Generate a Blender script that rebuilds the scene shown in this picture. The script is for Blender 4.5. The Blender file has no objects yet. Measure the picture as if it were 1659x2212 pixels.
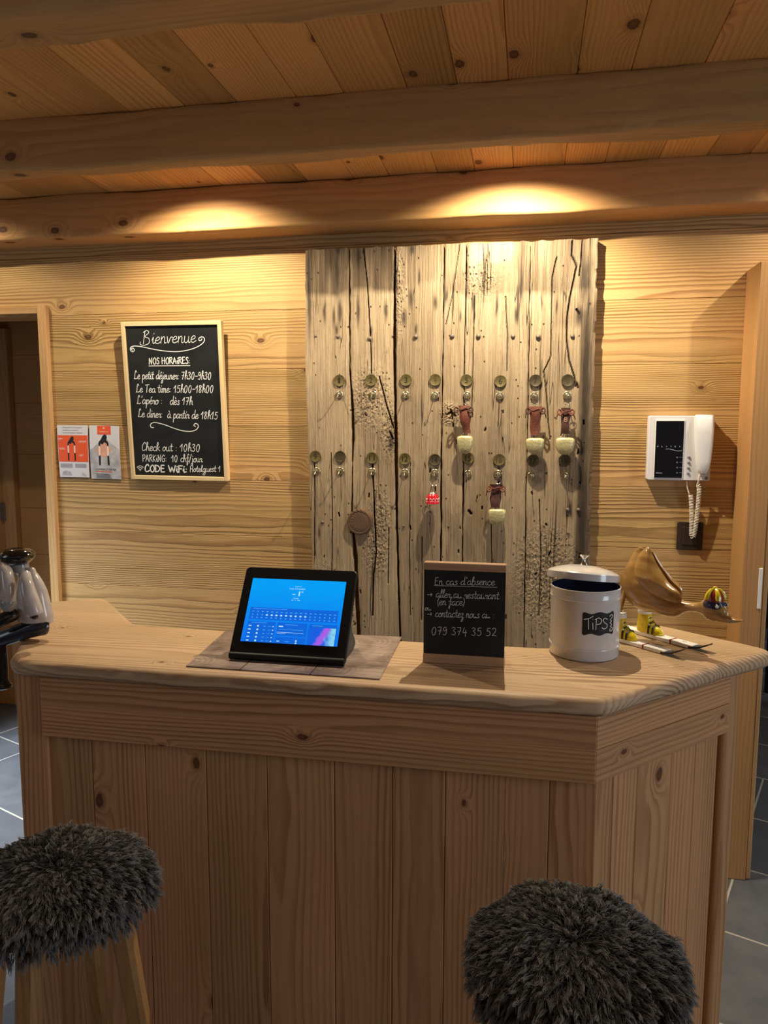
import bpy, bmesh, math, random
import numpy as np
from mathutils import Vector, Matrix, noise

random.seed(7)
PI = math.pi
SC = bpy.context.scene
COL = SC.collection

# ------------------------------------------------------------------ camera
F_PX, CX, CY, CAM_H = 1620.0, 829.5, 1106.0, 1.6
YAW, PIT, ROL = math.radians(10.8), math.radians(6.56), math.radians(0.13)
_fw = Vector((-math.sin(YAW)*math.cos(PIT), math.cos(YAW)*math.cos(PIT), -math.sin(PIT)))
_r0 = Vector((math.cos(YAW), math.sin(YAW), 0)); _u0 = _r0.cross(_fw)
_r = math.cos(ROL)*_r0 + math.sin(ROL)*_u0; _u = _r.cross(_fw)
cam = bpy.data.cameras.new('camera'); camo = bpy.data.objects.new('camera', cam); COL.objects.link(camo)
camo.matrix_world = Matrix(((_r.x, _u.x, -_fw.x, 0), (_r.y, _u.y, -_fw.y, 0), (_r.z, _u.z, -_fw.z, CAM_H), (0, 0, 0, 1)))
cam.sensor_fit = 'VERTICAL'; cam.sensor_height = 36.0; cam.lens = F_PX/2212*36.0; cam.clip_start = 0.05
SC.camera = camo

# ------------------------------------------------------------------ world, lights, exposure
SC.view_settings.view_transform = 'Standard'; SC.view_settings.look = 'None'
SC.view_settings.gamma = 1.0; SC.view_settings.use_curve_mapping = False
SC.view_settings.exposure = -0.15
try:
    SC.cycles.use_denoising = True
    SC.cycles.sample_clamp_indirect = 6.0
    SC.cycles.max_bounces = 8
except Exception:
    pass
world = bpy.data.worlds.new('room_ambient'); SC.world = world; world.use_nodes = True
world.node_tree.nodes['Background'].inputs[0].default_value = (1.0, 0.78, 0.64, 1)
world.node_tree.nodes['Background'].inputs[1].default_value = 0.12

def spot(name, loc, target, energy, color, angle, blend, radius):
    l = bpy.data.lights.new(name, 'SPOT'); l.energy = energy; l.color = color
    l.spot_size = math.radians(angle); l.spot_blend = blend; l.shadow_soft_size = radius
    o = bpy.data.objects.new(name, l); COL.objects.link(o); o.location = loc
    o.rotation_euler = (Vector(target)-Vector(loc)).to_track_quat('-Z', 'Y').to_euler(); return o
def area(name, loc, target, energy, color, sx, sy):
    l = bpy.data.lights.new(name, 'AREA'); l.energy = energy; l.color = color
    l.shape = 'RECTANGLE'; l.size = sx; l.size_y = sy
    o = bpy.data.objects.new(name, l); COL.objects.link(o); o.location = loc
    o.rotation_euler = (Vector(target)-Vector(loc)).to_track_quat('-Z', 'Y').to_euler(); return o
WARM = (1.0, 0.86, 0.62)
for sx, en in ((-2.25, 16), (-1.17, 52), (-0.07, 94), (1.05, 25)):
    spot('ceiling_spot', (sx, 2.40, 2.45), (sx, 2.66, 1.50), en, WARM, 142, 0.60, 0.008)
area('room_fill', (0.2, -0.9, 2.4), (0, 1.2, 0.6), 2.0, (1.0, 0.74, 0.50), 1.6, 1.2)  # unseen area light added behind the camera as mild warm ambient fill
la_ = area('left_daylight', (-3.6, 1.5, 2.2), (-2.5, 2.5, 0.0), 55, (0.80, 0.90, 1.0), 0.8, 1.2); la_.data.spread = math.radians(70)
area('left_window', (-3.2, 0.2, 1.8), (-0.9, 1.4, 0.8), 6, (0.72, 0.86, 1.0), 0.8, 1.2)
area('right_daylight', (3.4, 0.2, 1.7), (0.3, 1.6, 0.8), 42, (0.74, 0.86, 1.0), 1.2, 1.6)
area('next_room_daylight', (3.6, 5.2, 2.2), (1.4, 4.0, 0.2), 22, (0.75, 0.88, 1.0), 1.2, 1.2)

# ------------------------------------------------------------------ pixel of the photo -> point on a real plane
def ray(x, y):
    return _r*((x-CX)/F_PX) - _u*((y-CY)/F_PX) + _fw
def aty(x, y, Y):
    d = ray(x, y); p = d*(Y/d.y); p.z += CAM_H; return p
def atz(x, y, Z):
    d = ray(x, y); p = d*((Z-CAM_H)/d.z); p.z += CAM_H; return p
def atplane(x, y, o, n):
    d = ray(x, y); c = Vector((0, 0, CAM_H)); t = (o-c).dot(n)/d.dot(n); return c+d*t

WALL_Y = 2.85; TOP_Z = 1.06

# ------------------------------------------------------------------ node helpers
def srgb(r, g, b):
    f = lambda c: c/12.92 if c <= 0.04045 else ((c+0.055)/1.055)**2.4
    return (f(r/255), f(g/255), f(b/255), 1.0)
class G:
    def __init__(s, name):
        s.mat = bpy.data.materials.new(name); s.mat.use_nodes = True
        s.t = s.mat.node_tree; s.n = s.t.nodes; s.bsdf = s.n['Principled BSDF']
    def put(s, node, i, v):
        if hasattr(v, 'is_linked') or isinstance(v, bpy.types.NodeSocket): s.t.links.new(v, node.inputs[i])
        else: node.inputs[i].default_value = v
    def m(s, op, *a, clamp=False):
        n = s.n.new('ShaderNodeMath'); n.operation = op; n.use_clamp = clamp
        for i, v in enumerate(a): s.put(n, i, v)
        return n.outputs[0]
    def vm(s, op, *a):
        n = s.n.new('ShaderNodeVectorMath'); n.operation = op
        for i, v in enumerate(a): s.put(n, i, v)
        return n.outputs[0]
    def attr(s, name):
        n = s.n.new('ShaderNodeAttribute'); n.attribute_name = name; return n
    def sep(s, v):
        n = s.n.new('ShaderNodeSeparateXYZ'); s.put(n, 0, v); return n.outputs
    def comb(s, x, y, z):
        n = s.n.new('ShaderNodeCombineXYZ'); s.put(n, 0, x); s.put(n, 1, y); s.put(n, 2, z); return n.outputs[0]
    def noise(s, v, scale=1.0, detail=2.0, rough=0.5, dist=0.0):
        n = s.n.new('ShaderNodeTexNoise'); s.put(n, 'Vector', v); s.put(n, 'Scale', scale); s.put(n, 'Detail', detail)
        s.put(n, 'Roughness', rough); s.put(n, 'Distortion', dist); return n.outputs['Fac']
    def voro(s, v, scale=1.0, dim='3D', rnd=1.0):
        n = s.n.new('ShaderNodeTexVoronoi'); n.voronoi_dimensions = dim; s.put(n, 'Vector', v); s.put(n, 'Scale', scale)
        s.put(n, 'Randomness', rnd); return n.outputs
    def mix(s, f, a, b, mode='MIX'):
        n = s.n.new('ShaderNodeMix'); n.data_type = 'RGBA'; n.blend_type = mode; n.clamp_factor = True
        s.put(n, 0, f); s.put(n, 6, a); s.put(n, 7, b); return n.outputs[2]
    def rng(s, v, a, b, c=0.0, d=1.0, smooth=False):
        n = s.n.new('ShaderNodeMapRange'); n.clamp = True
        if smooth: n.interpolation_type = 'SMOOTHSTEP'
        for i, x in enumerate((v, a, b, c, d)): s.put(n, i, x)
        return n.outputs[0]
    def bump(s, h, strength=0.3, dist=0.002):
        n = s.n.new('ShaderNodeBump'); s.put(n, 'Height', h); s.put(n, 'Strength', strength); s.put(n, 'Distance', dist)
        s.t.links.new(n.outputs[0], s.bsdf.inputs['Normal'])
    def out(s, col=None, rough=None, metal=None, spec=None):
        if col is not None: s.put(s.bsdf, 'Base Color', col)
        if rough is not None: s.put(s.bsdf, 'Roughness', rough)
        if metal is not None: s.put(s.bsdf, 'Metallic', metal)
        if spec is not None: s.put(s.bsdf, 'Specular IOR Level', spec)
        return s.mat
    def obj(s):
        return s.n.new('ShaderNodeTexCoord').outputs['Object']

def wood(name, light, dark, knotc, sp=0.0075, contrast=0.6, knots=5.5, kprob=0.45, krad=0.07, warp=1.4, bump=0.35, rough=0.55, tint=0.25, red=0.0, spec=0.3):
    g = G(name)
    gc = g.attr('gc').outputs['Vector']; u, v, w = g.sep(gc); pr = g.attr('pr').outputs['Fac']
    vw = g.m('ADD', v, w)
    kv = g.comb(g.m('MULTIPLY', u, knots*0.62), g.m('MULTIPLY', vw, knots), 0.0)
    kn = g.noise(g.comb(g.m('MULTIPLY', u, 60.0), g.m('MULTIPLY', vw, 60.0), 0.0), 1.0, 1.0)
    ko = g.voro(kv, 1.0, '2D', 0.95)
    kd = g.m('ADD', ko['Distance'], g.m('MULTIPLY', g.m('SUBTRACT', kn, 0.5), 0.035))
    kr, kg, kb = g.sep(ko['Color'])
    kon = g.m('LESS_THAN', kr, kprob)
    krd = g.m('MULTIPLY', krad, g.m('ADD', 0.45, g.m('MULTIPLY', kg, 0.9)))
    ratio = g.m('DIVIDE', kd, krd)
    gauss = g.m('MULTIPLY', kon, g.m('EXPONENT', g.m('MULTIPLY', -0.16, g.m('MULTIPLY', ratio, ratio))))
    n1 = g.noise(g.comb(g.m('MULTIPLY', u, 1.3), g.m('MULTIPLY', v, 9.0), g.m('MULTIPLY', w, 9.0)), 1.0, 2.0, 0.45)
    n2 = g.noise(g.comb(g.m('MULTIPLY', u, 5.0), g.m('MULTIPLY', v, 40.0), g.m('MULTIPLY', w, 40.0)), 1.0, 2.0, 0.5)
    r = g.m('SQRT', g.m('ADD', g.m('MULTIPLY', v, v), g.m('MULTIPLY', w, w)))
    f = g.m('DIVIDE', r, sp)
    f = g.m('ADD', f, g.m('MULTIPLY', g.m('SUBTRACT', n1, 0.5), warp*4.0))
    f = g.m('ADD', f, g.m('MULTIPLY', g.m('SUBTRACT', n2, 0.5), 0.7))
    f = g.m('ADD', f, g.m('MULTIPLY', gauss, 3.0))
    fr = g.m('FRACT', f)
    band = g.m('MULTIPLY', g.rng(fr, 0.30, 0.82, 0, 1, True), g.rng(fr, 0.86, 0.99, 1, 0, True))
    amp = g.rng(g.noise(g.comb(g.m('MULTIPLY', u, 0.8), g.m('MULTIPLY', v, 14.0), g.m('MULTIPLY', w, 14.0)), 1.0, 1.0), 0.3, 0.7, 0.25, 1.0)
    band = g.m('MULTIPLY', band, amp)
    fib = g.noise(g.comb(g.m('MULTIPLY', u, 9.0), g.m('MULTIPLY', v, 420.0), g.m('MULTIPLY', w, 420.0)), 1.0, 2.0, 0.6)
    big = g.noise(g.comb(g.m('MULTIPLY', u, 0.7), g.m('MULTIPLY', v, 5.0), g.m('MULTIPLY', w, 5.0)), 1.0, 2.0)
    col = g.mix(g.m('MULTIPLY', band, contrast), light, dark)
    val = g.m('ADD', g.m('MULTIPLY', g.m('SUBTRACT', fib, 0.5), 0.35), g.m('MULTIPLY', g.m('SUBTRACT', big, 0.5), 0.5))
    val = g.m('ADD', g.m('ADD', val, 1.0), g.m('MULTIPLY', g.m('SUBTRACT', pr, 0.5), tint))
    hs = g.n.new('ShaderNodeHueSaturation'); g.put(hs, 'Color', col); g.put(hs, 'Value', val)
    g.put(hs, 'Hue', g.m('ADD', 0.5, g.m('MULTIPLY', g.m('SUBTRACT', big, 0.5), -0.03)))
    col = hs.outputs[0]
    halo = g.m('MULTIPLY', kon, g.rng(ratio, 1.0, 2.1, 0.4, 0.0, True))
    col = g.mix(halo, col, dark)
    km = g.m('MULTIPLY', kon, g.rng(ratio, 0.75, 1.05, 1.0, 0.0, True))
    kcol = g.mix(g.rng(ratio, 0.2, 0.9, 0, 1), g.mix(0.45, knotc, dark), knotc)
    col = g.mix(g.m('MULTIPLY', km, 0.9), col, kcol)
    h = g.m('ADD', g.m('MULTIPLY', band, 0.7), g.m('MULTIPLY', fib, 0.5))
    g.bump(h, bump, 0.002)
    return g.out(col, rough, 0.0, spec)

def plain(name, col, rough=0.5, metal=0.0, spec=0.5, coat=0.0, nz=0.0, nscale=40.0, bump=0.0):
    g = G(name)
    if nz > 0 or bump > 0:
        n = g.noise(g.obj(), nscale, 3.0, 0.55)
        c2 = tuple(max(0.0, x*(1-nz)) for x in col[:3])+(1,)
        c3 = tuple(min(1.0, x*(1+nz)) for x in col[:3])+(1,)
        g.out(g.mix(g.rng(n, 0.3, 0.7), c2, c3), rough, metal, spec)
        if bump > 0: g.bump(n, bump, 0.002)
    else:
        g.out(col, rough, metal, spec)
    if coat > 0:
        g.bsdf.inputs['Coat Weight'].default_value = coat; g.bsdf.inputs['Coat Roughness'].default_value = 0.08
    return g.mat
def glow(name, col, strength=1.0):
    g = G(name); g.out((0.0, 0.0, 0.0, 1), 0.25, 0.0, 0.3)
    g.put(g.bsdf, 'Emission Color', col); g.put(g.bsdf, 'Emission Strength', strength); return g.mat

M = {}
KN = srgb(72, 38, 20)
M['wall'] = wood('brushed_wall_pine', srgb(196, 158, 104), srgb(132, 94, 52), KN, sp=0.0070, contrast=0.8, knots=4.6, kprob=0.52, krad=0.044, warp=0.8, bump=0.9, rough=0.6, tint=0.22)
M['ceiling'] = wood('ceiling_pine', srgb(214, 158, 90), srgb(158, 100, 50), KN, sp=0.010, contrast=0.5, knots=5.0, kprob=0.5, krad=0.062, warp=0.9, bump=0.2, rough=0.6, tint=0.55)
M['beam'] = wood('beam_pine', srgb(192, 146, 92), srgb(138, 96, 56), KN, sp=0.020, contrast=0.35, knots=5.5, kprob=0.66, krad=0.062, warp=0.9, bump=0.3, rough=0.65, tint=0.2)
M['counter'] = wood('counter_pine', srgb(200, 150, 104), srgb(130, 80, 48), srgb(84, 48, 30), sp=0.0100, contrast=0.62, knots=5.0, kprob=0.6, krad=0.046, warp=0.9, bump=0.2, rough=0.5, tint=0.2)
M['top'] = wood('countertop_pine', srgb(196, 166, 130), srgb(138, 104, 74), srgb(92, 58, 40), sp=0.0095, contrast=0.9, knots=4.2, kprob=0.42, krad=0.035, warp=1.2, bump=0.3, rough=0.5, tint=0.1)
M['trim'] = wood('door_trim_pine', srgb(200, 158, 108), srgb(158, 114, 68), KN, sp=0.013, contrast=0.5, knots=3.0, kprob=0.3, krad=0.06, warp=1.0, bump=0.2)
M['post'] = wood('panel_pine', srgb(184, 138, 88), srgb(144, 98, 56), KN, sp=0.011, contrast=0.4, knots=3.4, kprob=0.4, krad=0.06, warp=0.8, bump=0.2, tint=0.1)
M['pale'] = wood('pale_frame_wood', srgb(232, 206, 158), srgb(208, 172, 118), srgb(170, 120, 70), sp=0.012, contrast=0.35, knots=2.0, kprob=0.05, krad=0.04, warp=0.8, bump=0.1)
M['leg'] = wood('stool_leg_oak', srgb(176, 132, 84), srgb(132, 92, 54), KN, sp=0.009, contrast=0.4, knots=2.0, kprob=0.05, krad=0.04, warp=0.8, bump=0.15)
M['boss'] = wood('old_dark_disc_wood', srgb(104, 80, 62), srgb(66, 48, 36), srgb(50, 34, 24), sp=0.006, contrast=0.8, knots=2.0, kprob=0.05, krad=0.04, warp=0.8, bump=0.8, rough=0.8)
M['stile'] = wood('sign_strip_wood', srgb(180, 142, 108), srgb(140, 104, 78), KN, sp=0.010, contrast=0.3, knots=2.0, kprob=0.02, krad=0.03, warp=0.6, bump=0.1)

def old_wood():
    g = G('weathered_barn_wood')
    gc = g.attr('gc').outputs['Vector']; u, v, w = g.sep(gc); pr = g.attr('pr').outputs['Fac']
    st = g.attr('stain').outputs['Fac']; br = g.attr('brown').outputs['Fac']; ck = g.attr('crack').outputs['Fac']; rg = g.attr('rough').outputs['Fac']
    wob = g.noise(g.comb(g.m('MULTIPLY', u, 3.0), g.m('MULTIPLY', v, 10.0), 0.0), 1.0, 2.0)
    v2 = g.m('ADD', v, g.m('MULTIPLY', wob, 0.02))
    s1 = g.noise(g.comb(g.m('MULTIPLY', u, 2.2), g.m('MULTIPLY', v2, 95.0), 0.0), 1.0, 3.0, 0.6)
    s2 = g.noise(g.comb(g.m('MULTIPLY', u, 9.0), g.m('MULTIPLY', v2, 320.0), 0.0), 1.0, 2.0, 0.6)
    s3 = g.noise(g.comb(g.m('MULTIPLY', u, 1.4), g.m('MULTIPLY', v2, 46.0), 3.0), 1.0, 1.0, 0.5)
    big = g.noise(g.comb(g.m('MULTIPLY', u, 2.0), g.m('MULTIPLY', v, 7.0), 5.0), 1.0, 3.0)
    mott = g.noise(g.comb(g.m('MULTIPLY', u, 70.0), g.m('MULTIPLY', v, 110.0), 0.0), 1.0, 3.0, 0.65)
    col = g.mix(g.rng(big, 0.3, 0.72), srgb(188, 167, 137), srgb(150, 131, 106))
    col = g.mix(g.rng(s1, 0.40, 0.70, 0.0, 0.45), col, srgb(120, 98, 72))
    col = g.mix(g.rng(s2, 0.5, 0.75, 0.0, 0.35), col, srgb(86, 66, 48))
    col = g.mix(g.rng(mott, 0.55, 0.75, 0.0, 0.35), col, srgb(96, 76, 56))
    line = g.rng(g.m('ABSOLUTE', g.m('SUBTRACT', s3, 0.5)), 0.002, 0.009, 1.0, 0.0)
    gate = g.rng(g.noise(g.comb(g.m('MULTIPLY', u, 2.5), g.m('MULTIPLY', v, 12.0), 9.0), 1.0, 1.0), 0.46, 0.58)
    line = g.m('MULTIPLY', line, gate)
    vo = g.voro(g.comb(g.m('MULTIPLY', u, 45.0), g.m('MULTIPLY', v, 70.0), 0.0), 1.0, '2D')
    pit = g.m('MULTIPLY', g.rng(vo['Distance'], 0.10, 0.2, 1.0, 0.0), g.m('LESS_THAN', g.sep(vo['Color'])[0], g.m('ADD', 0.035, g.m('MULTIPLY', rg, 0.4))))
    col = g.mix(g.m('MULTIPLY', line, 0.75), col, srgb(40, 28, 20))
    col = g.mix(g.m('MULTIPLY', pit, 0.8), col, srgb(40, 28, 20))
    col = g.mix(br, col, g.mix(g.rng(s1, 0.35, 0.65), srgb(86, 69, 54), srgb(60, 48, 38)))
    col = g.mix(st, col, srgb(50, 43, 38))
    col = g.mix(ck, col, srgb(20, 13, 9))
    hs = g.n.new('ShaderNodeHueSaturation'); g.put(hs, 'Color', col); g.put(hs, 'Value', g.m('ADD', 0.9, g.m('MULTIPLY', pr, 0.2)))
    h = g.m('ADD', g.m('MULTIPLY', s1, -0.9), g.m('MULTIPLY', s2, -0.5))
    h = g.m('SUBTRACT', h, g.m('MULTIPLY', line, 0.8)); h = g.m('SUBTRACT', h, g.m('MULTIPLY', pit, 1.0))
    h = g.m('ADD', h, g.m('MULTIPLY', g.m('MULTIPLY', mott, rg), 2.5))
    g.bump(h, 1.0, 0.006)
    return g.out(hs.outputs[0], 0.85, 0.0, 0.2)
M['old'] = old_wood()

def slate():
    g = G('slate_tiles')
    co = g.obj()
    mp = g.n.new('ShaderNodeMapping'); g.put(mp, 'Vector', co); mp.inputs['Rotation'].default_value = (0, 0, math.radians(22))
    b = g.n.new('ShaderNodeTexBrick'); g.put(b, 'Vector', mp.outputs[0]); g.put(b, 'Scale', 1.0)
    b.inputs['Brick Width'].default_value = 0.62; b.inputs['Row Height'].default_value = 0.41; b.inputs['Mortar Size'].default_value = 0.004
    b.inputs['Color1'].default_value = srgb(88, 92, 98); b.inputs['Color2'].default_value = srgb(112, 114, 118); b.inputs['Mortar'].default_value = srgb(186, 180, 170)
    n = g.noise(co, 7.0, 5.0, 0.6)
    col = g.mix(g.rng(n, 0.35, 0.75, 0.0, 0.6), b.outputs['Color'], srgb(66, 72, 80))
    col = g.mix(b.outputs['Fac'], col, srgb(186, 180, 170))
    g.bump(g.m('SUBTRACT', n, g.m('MULTIPLY', b.outputs['Fac'], 0.6)), 0.3, 0.004)
    return g.out(col, 0.42, 0.0, 0.5)
M['slate'] = slate()
M['board'] = plain('chalkboard_black', srgb(30, 31, 32), 0.55, 0, 0.35, nz=0.35, nscale=14)
M['chalk'] = plain('white_chalk_ink', srgb(238, 238, 234), 0.7)
M['greychalk'] = plain('grey_chalk_ink', srgb(214, 212, 208), 0.7)
M['disc'] = plain('tarnished_brass', srgb(104, 92, 54), 0.5, 0.25, 0.5, nz=0.2, nscale=90)
M['discdark'] = plain('dark_tarnished_brass', srgb(78, 68, 44), 0.5, 0.25, 0.5, nz=0.2, nscale=90)
M['engrave'] = plain('engraved_black', srgb(30, 24, 16), 0.6)
M['engravefaint'] = plain('faint_engraving', srgb(74, 64, 40), 0.55, 0.1)  # faint numerals near the disc colour; on plate sixteen this imitates glare
M['brass'] = plain('polished_brass', srgb(180, 168, 134), 0.28, 0.85)
M['steel'] = plain('bright_steel', srgb(205, 203, 198), 0.2, 1.0)
M['iron'] = plain('old_iron', srgb(120, 108, 98), 0.55, 0.35, 0.4, nz=0.3, nscale=200, bump=0.3)
M['leather'] = plain('red_brown_leather', srgb(112, 62, 46), 0.6, 0, 0.4, nz=0.35, nscale=160, bump=0.5)
M['leatherdark'] = plain('dark_brown_leather', srgb(74, 44, 36), 0.6, 0, 0.4, nz=0.3, nscale=160, bump=0.5)
M['bell'] = plain('hammered_brass_bell', srgb(206, 196, 146), 0.42, 0.45, 0.5, nz=0.18, nscale=130, bump=0.5)
M['red'] = plain('red_enamel', srgb(196, 26, 40), 0.25, 0.0, 0.5, coat=0.5)
M['white'] = plain('white_paint', srgb(238, 236, 232), 0.4)
M['enamel'] = plain('cream_white_enamel', srgb(214, 210, 208), 0.2, 0, 0.5, coat=0.5)
M['inside'] = plain('blue_reflection_lining', srgb(50, 58, 98), 0.3)  # bluish reflection inside the canister put into the lining's base colour
M['black'] = plain('matt_black_plastic', srgb(14, 14, 16), 0.5, 0, 0.3)
M['grey'] = plain('dark_grey_metal', srgb(70, 70, 72), 0.5, 0.3)
M['glass'] = plain('black_glass', srgb(10, 12, 20), 0.06, 0, 0.6)
M['plastic'] = plain('white_plastic', srgb(222, 220, 222), 0.35)
M['button'] = plain('grey_rubber', srgb(120, 116, 116), 0.4)
M['cord'] = plain('white_cord', srgb(226, 218, 206), 0.5)
M['brown'] = plain('brown_plastic', srgb(50, 36, 27), 0.5)
M['print'] = plain('pale_screen_print', srgb(190, 200, 215), 0.5)
M['paper'] = plain('coated_paper', srgb(222, 220, 226), 0.45)
M['paperphoto'] = plain('printed_snow_photo', srgb(184, 182, 186), 0.45, nz=0.28, nscale=26)
M['orange'] = plain('orange_print', srgb(238, 92, 42), 0.5)
M['orangesoft'] = plain('soft_orange_print', srgb(222, 168, 140), 0.5, nz=0.15, nscale=40)
M['ink'] = plain('black_print', srgb(26, 24, 26), 0.5)
M['inkgrey'] = plain('grey_print', srgb(128, 126, 132), 0.5)
M['pinkwhite'] = plain('white_print', srgb(246, 226, 218), 0.5)
M['ceramic'] = plain('speckled_white_ceramic', srgb(196, 188, 184), 0.18, 0, 0.5, coat=0.6, nz=0.16, nscale=24)
M['ceramicblack'] = plain('black_glazed_ceramic', srgb(18, 18, 22), 0.12, 0, 0.5, coat=0.7)
M['ceramicblue'] = plain('dark_blue_glazed_ceramic', srgb(34, 38, 52), 0.18, 0, 0.5, coat=0.5, nz=0.3, nscale=18)
M['ceramicskin'] = plain('grey_glazed_ceramic', srgb(150, 150, 156), 0.2, 0, 0.5, coat=0.5)
M['yellow'] = plain('yellow_paint', srgb(226, 200, 24), 0.3, 0, 0.5, coat=0.4, nz=0.12, nscale=60)
M['blackpaint'] = plain('black_paint', srgb(20, 20, 24), 0.3, coat=0.3)
M['redpaint'] = plain('dark_red_paint', srgb(150, 28, 34), 0.35, coat=0.3)
M['purple'] = plain('navy_paint', srgb(38, 36, 70), 0.3, coat=0.3)
M['pad'] = plain('dark_hide', srgb(26, 23, 22), 0.9)
M['matgrey'] = plain('charcoal_floor_mat', srgb(70, 72, 78), 0.9, nz=0.2, nscale=200)

def duckwood():
    g = G('varnished_root_wood')
    co = g.obj(); x, y, z = g.sep(co)
    n = g.noise(g.comb(g.m('MULTIPLY', x, 9.0), g.m('MULTIPLY', y, 60.0), g.m('MULTIPLY', z, 60.0)), 1.0, 3.0, 0.5)
    n2 = g.noise(co, 14.0, 2.0)
    col = g.mix(g.rng(n, 0.3, 0.75), srgb(188, 146, 82), srgb(140, 98, 50))
    col = g.mix(g.rng(n2, 0.5, 0.8, 0, 0.5), col, srgb(120, 84, 44))
    g.out(col, 0.25, 0, 0.5); g.bsdf.inputs['Coat Weight'].default_value = 0.6; g.bsdf.inputs['Coat Roughness'].default_value = 0.12
    return g.mat
M['duck'] = duckwood()
def placemat():
    g = G('printed_wood_placemat')
    co = g.obj(); x, y, z = g.sep(co)
    wv = g.noise(co, 5.0, 3.0, 0.6, 1.2)
    s1 = g.noise(g.comb(g.m('MULTIPLY', x, 12.0), g.m('MULTIPLY', y, 130.0), 0.0), 1.0, 3.0, 0.6, 0.6)
    col = g.mix(g.rng(wv, 0.35, 0.62), srgb(176, 156, 146), srgb(112, 92, 84))
    col = g.mix(g.rng(s1, 0.45, 0.7, 0.0, 0.55), col, srgb(64, 52, 48))
    vo = g.voro(co, 6.0, '2D')
    rings = g.m('FRACT', g.m('MULTIPLY', vo['Distance'], 13.0))
    col = g.mix(g.m('MULTIPLY', g.rng(rings, 0.6, 0.9), g.rng(vo['Distance'], 0.3, 0.5, 0.35, 0.0)), col, srgb(58, 46, 42))
    sl = g.m('FRACT', g.m('MULTIPLY', g.m('ADD', x, 0.01), 6.2))
    col = g.mix(g.rng(g.m('ABSOLUTE', g.m('SUBTRACT', sl, 0.5)), 0.006, 0.014, 0.9, 0.0), col, srgb(26, 20, 18))
    return g.out(col, 0.4, 0, 0.4)
M['placemat'] = placemat()
def furmat():
    g = G('sheepskin_hair')
    hi = g.n.new('ShaderNodeHairInfo')
    col = g.mix(g.rng(hi.outputs['Intercept'], 0.25, 0.95), srgb(7, 6, 7), srgb(150, 146, 144))
    col = g.mix(g.rng(hi.outputs['Random'], 0.0, 1.0, 0.0, 0.45), col, srgb(34, 30, 30))
    return g.out(col, 0.55, 0, 0.35)
M['fur'] = furmat()
def screenmat():
    g = G('tablet_screen_glow')
    x, y, z = g.sep(g.attr('gc').outputs['Vector'])
    n = g.noise(g.comb(g.m('MULTIPLY', x, 4.0), g.m('MULTIPLY', y, 9.0), 0.0), 1.0, 2.0)
    f = g.m('ADD', y, g.m('MULTIPLY', g.m('SUBTRACT', n, 0.5), 0.3))
    col = g.mix(g.rng(f, 0.15, 0.85), srgb(10, 120, 240), srgb(0, 160, 248))
    g.out((0, 0, 0, 1), 0.15, 0, 0.4); g.put(g.bsdf, 'Emission Color', col); g.put(g.bsdf, 'Emission Strength', 1.08)
    return g.mat
M['screen'] = screenmat()
def mapmat():
    g = G('weather_map_glow')
    x, y, z = g.sep(g.attr('gc').outputs['Vector'])
    d = g.m('ABSOLUTE', g.m('SUBTRACT', g.m('SUBTRACT', x, g.m('MULTIPLY', y, 0.35)), 0.32))
    n = g.noise(g.comb(g.m('MULTIPLY', x, 4.0), g.m('MULTIPLY', y, 4.0), 0.0), 1.0, 2.0)
    col = g.mix(g.rng(g.m('ADD', x, g.m('MULTIPLY', g.m('SUBTRACT', n, 0.5), 0.8)), 0.5, 0.95), srgb(24, 96, 230), srgb(140, 214, 240))
    col = g.mix(g.rng(g.m('ADD', d, g.m('MULTIPLY', g.m('SUBTRACT', n, 0.5), 0.2)), 0.06, 0.2, 1, 0), col, srgb(170, 96, 232))
    g.out((0, 0, 0, 1), 0.15, 0, 0.4); g.put(g.bsdf, 'Emission Color', col); g.put(g.bsdf, 'Emission Strength', 1.08)
    return g.mat
M['map'] = mapmat()
M['uipanel'] = glow('screen_panel_blue', srgb(14, 104, 220), 1.08)
M['uiwhite'] = glow('screen_text_white', srgb(190, 226, 255), 1.12)
M['uidim'] = glow('screen_text_pale', srgb(90, 170, 245), 1.12)

# ------------------------------------------------------------------ object helpers
def origin(o):
    v = Vector((0, 0, 0))
    while o is not None: v += o.location; o = o.parent
    return v
def tag(o, label=None, cat=None, group=None, kind=None):
    if label: o['label'] = label
    if cat: o['category'] = cat
    if group: o['group'] = group
    if kind: o['kind'] = kind
    return o
def finish(name, me, mat, parent, smooth):
    for m in (mat if isinstance(mat, (list, tuple)) else [mat]): me.materials.append(m)
    if smooth:
        me.polygons.foreach_set('use_smooth', [True]*len(me.polygons)); me.set_sharp_from_angle(angle=math.radians(38))
    o = bpy.data.objects.new(name, me); COL.objects.link(o)
    if parent is not None: o.parent = parent
    return o
def obj(name, bm, mat, parent=None, smooth=False, loc=None, local=False):
    if not local:
        L = origin(parent) if parent is not None else Vector(loc or (0, 0, 0))
        if L.length > 0: bmesh.ops.translate(bm, vec=-L, verts=bm.verts)
    bmesh.ops.recalc_face_normals(bm, faces=bm.faces)
    me = bpy.data.meshes.new(name); bm.to_mesh(me); bm.free()
    o = finish(name, me, mat, parent, smooth)
    if parent is None and loc is not None and not local: o.location = loc
    return o
def thing(name, loc, label, cat, group=None, kind=None, rz=0.0):
    o = bpy.data.objects.new(name, None); COL.objects.link(o); o.location = loc; o.rotation_euler = (0, 0, rz)
    o.empty_display_size = 0.05
    return tag(o, label, cat, group, kind)
def mesh_copy(name, src, parent):
    c = src.copy(); c.name = name; COL.objects.link(c); c.parent = parent; return c
def newbm():
    bm = bmesh.new(); bm.verts.layers.float_vector.new('gc'); bm.verts.layers.float.new('pr'); return bm
def seed():
    return (random.uniform(-40, 40), random.uniform(-0.11, 0.11), random.choice((-1, 1))*random.uniform(0.03, 0.13), random.random())
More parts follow.
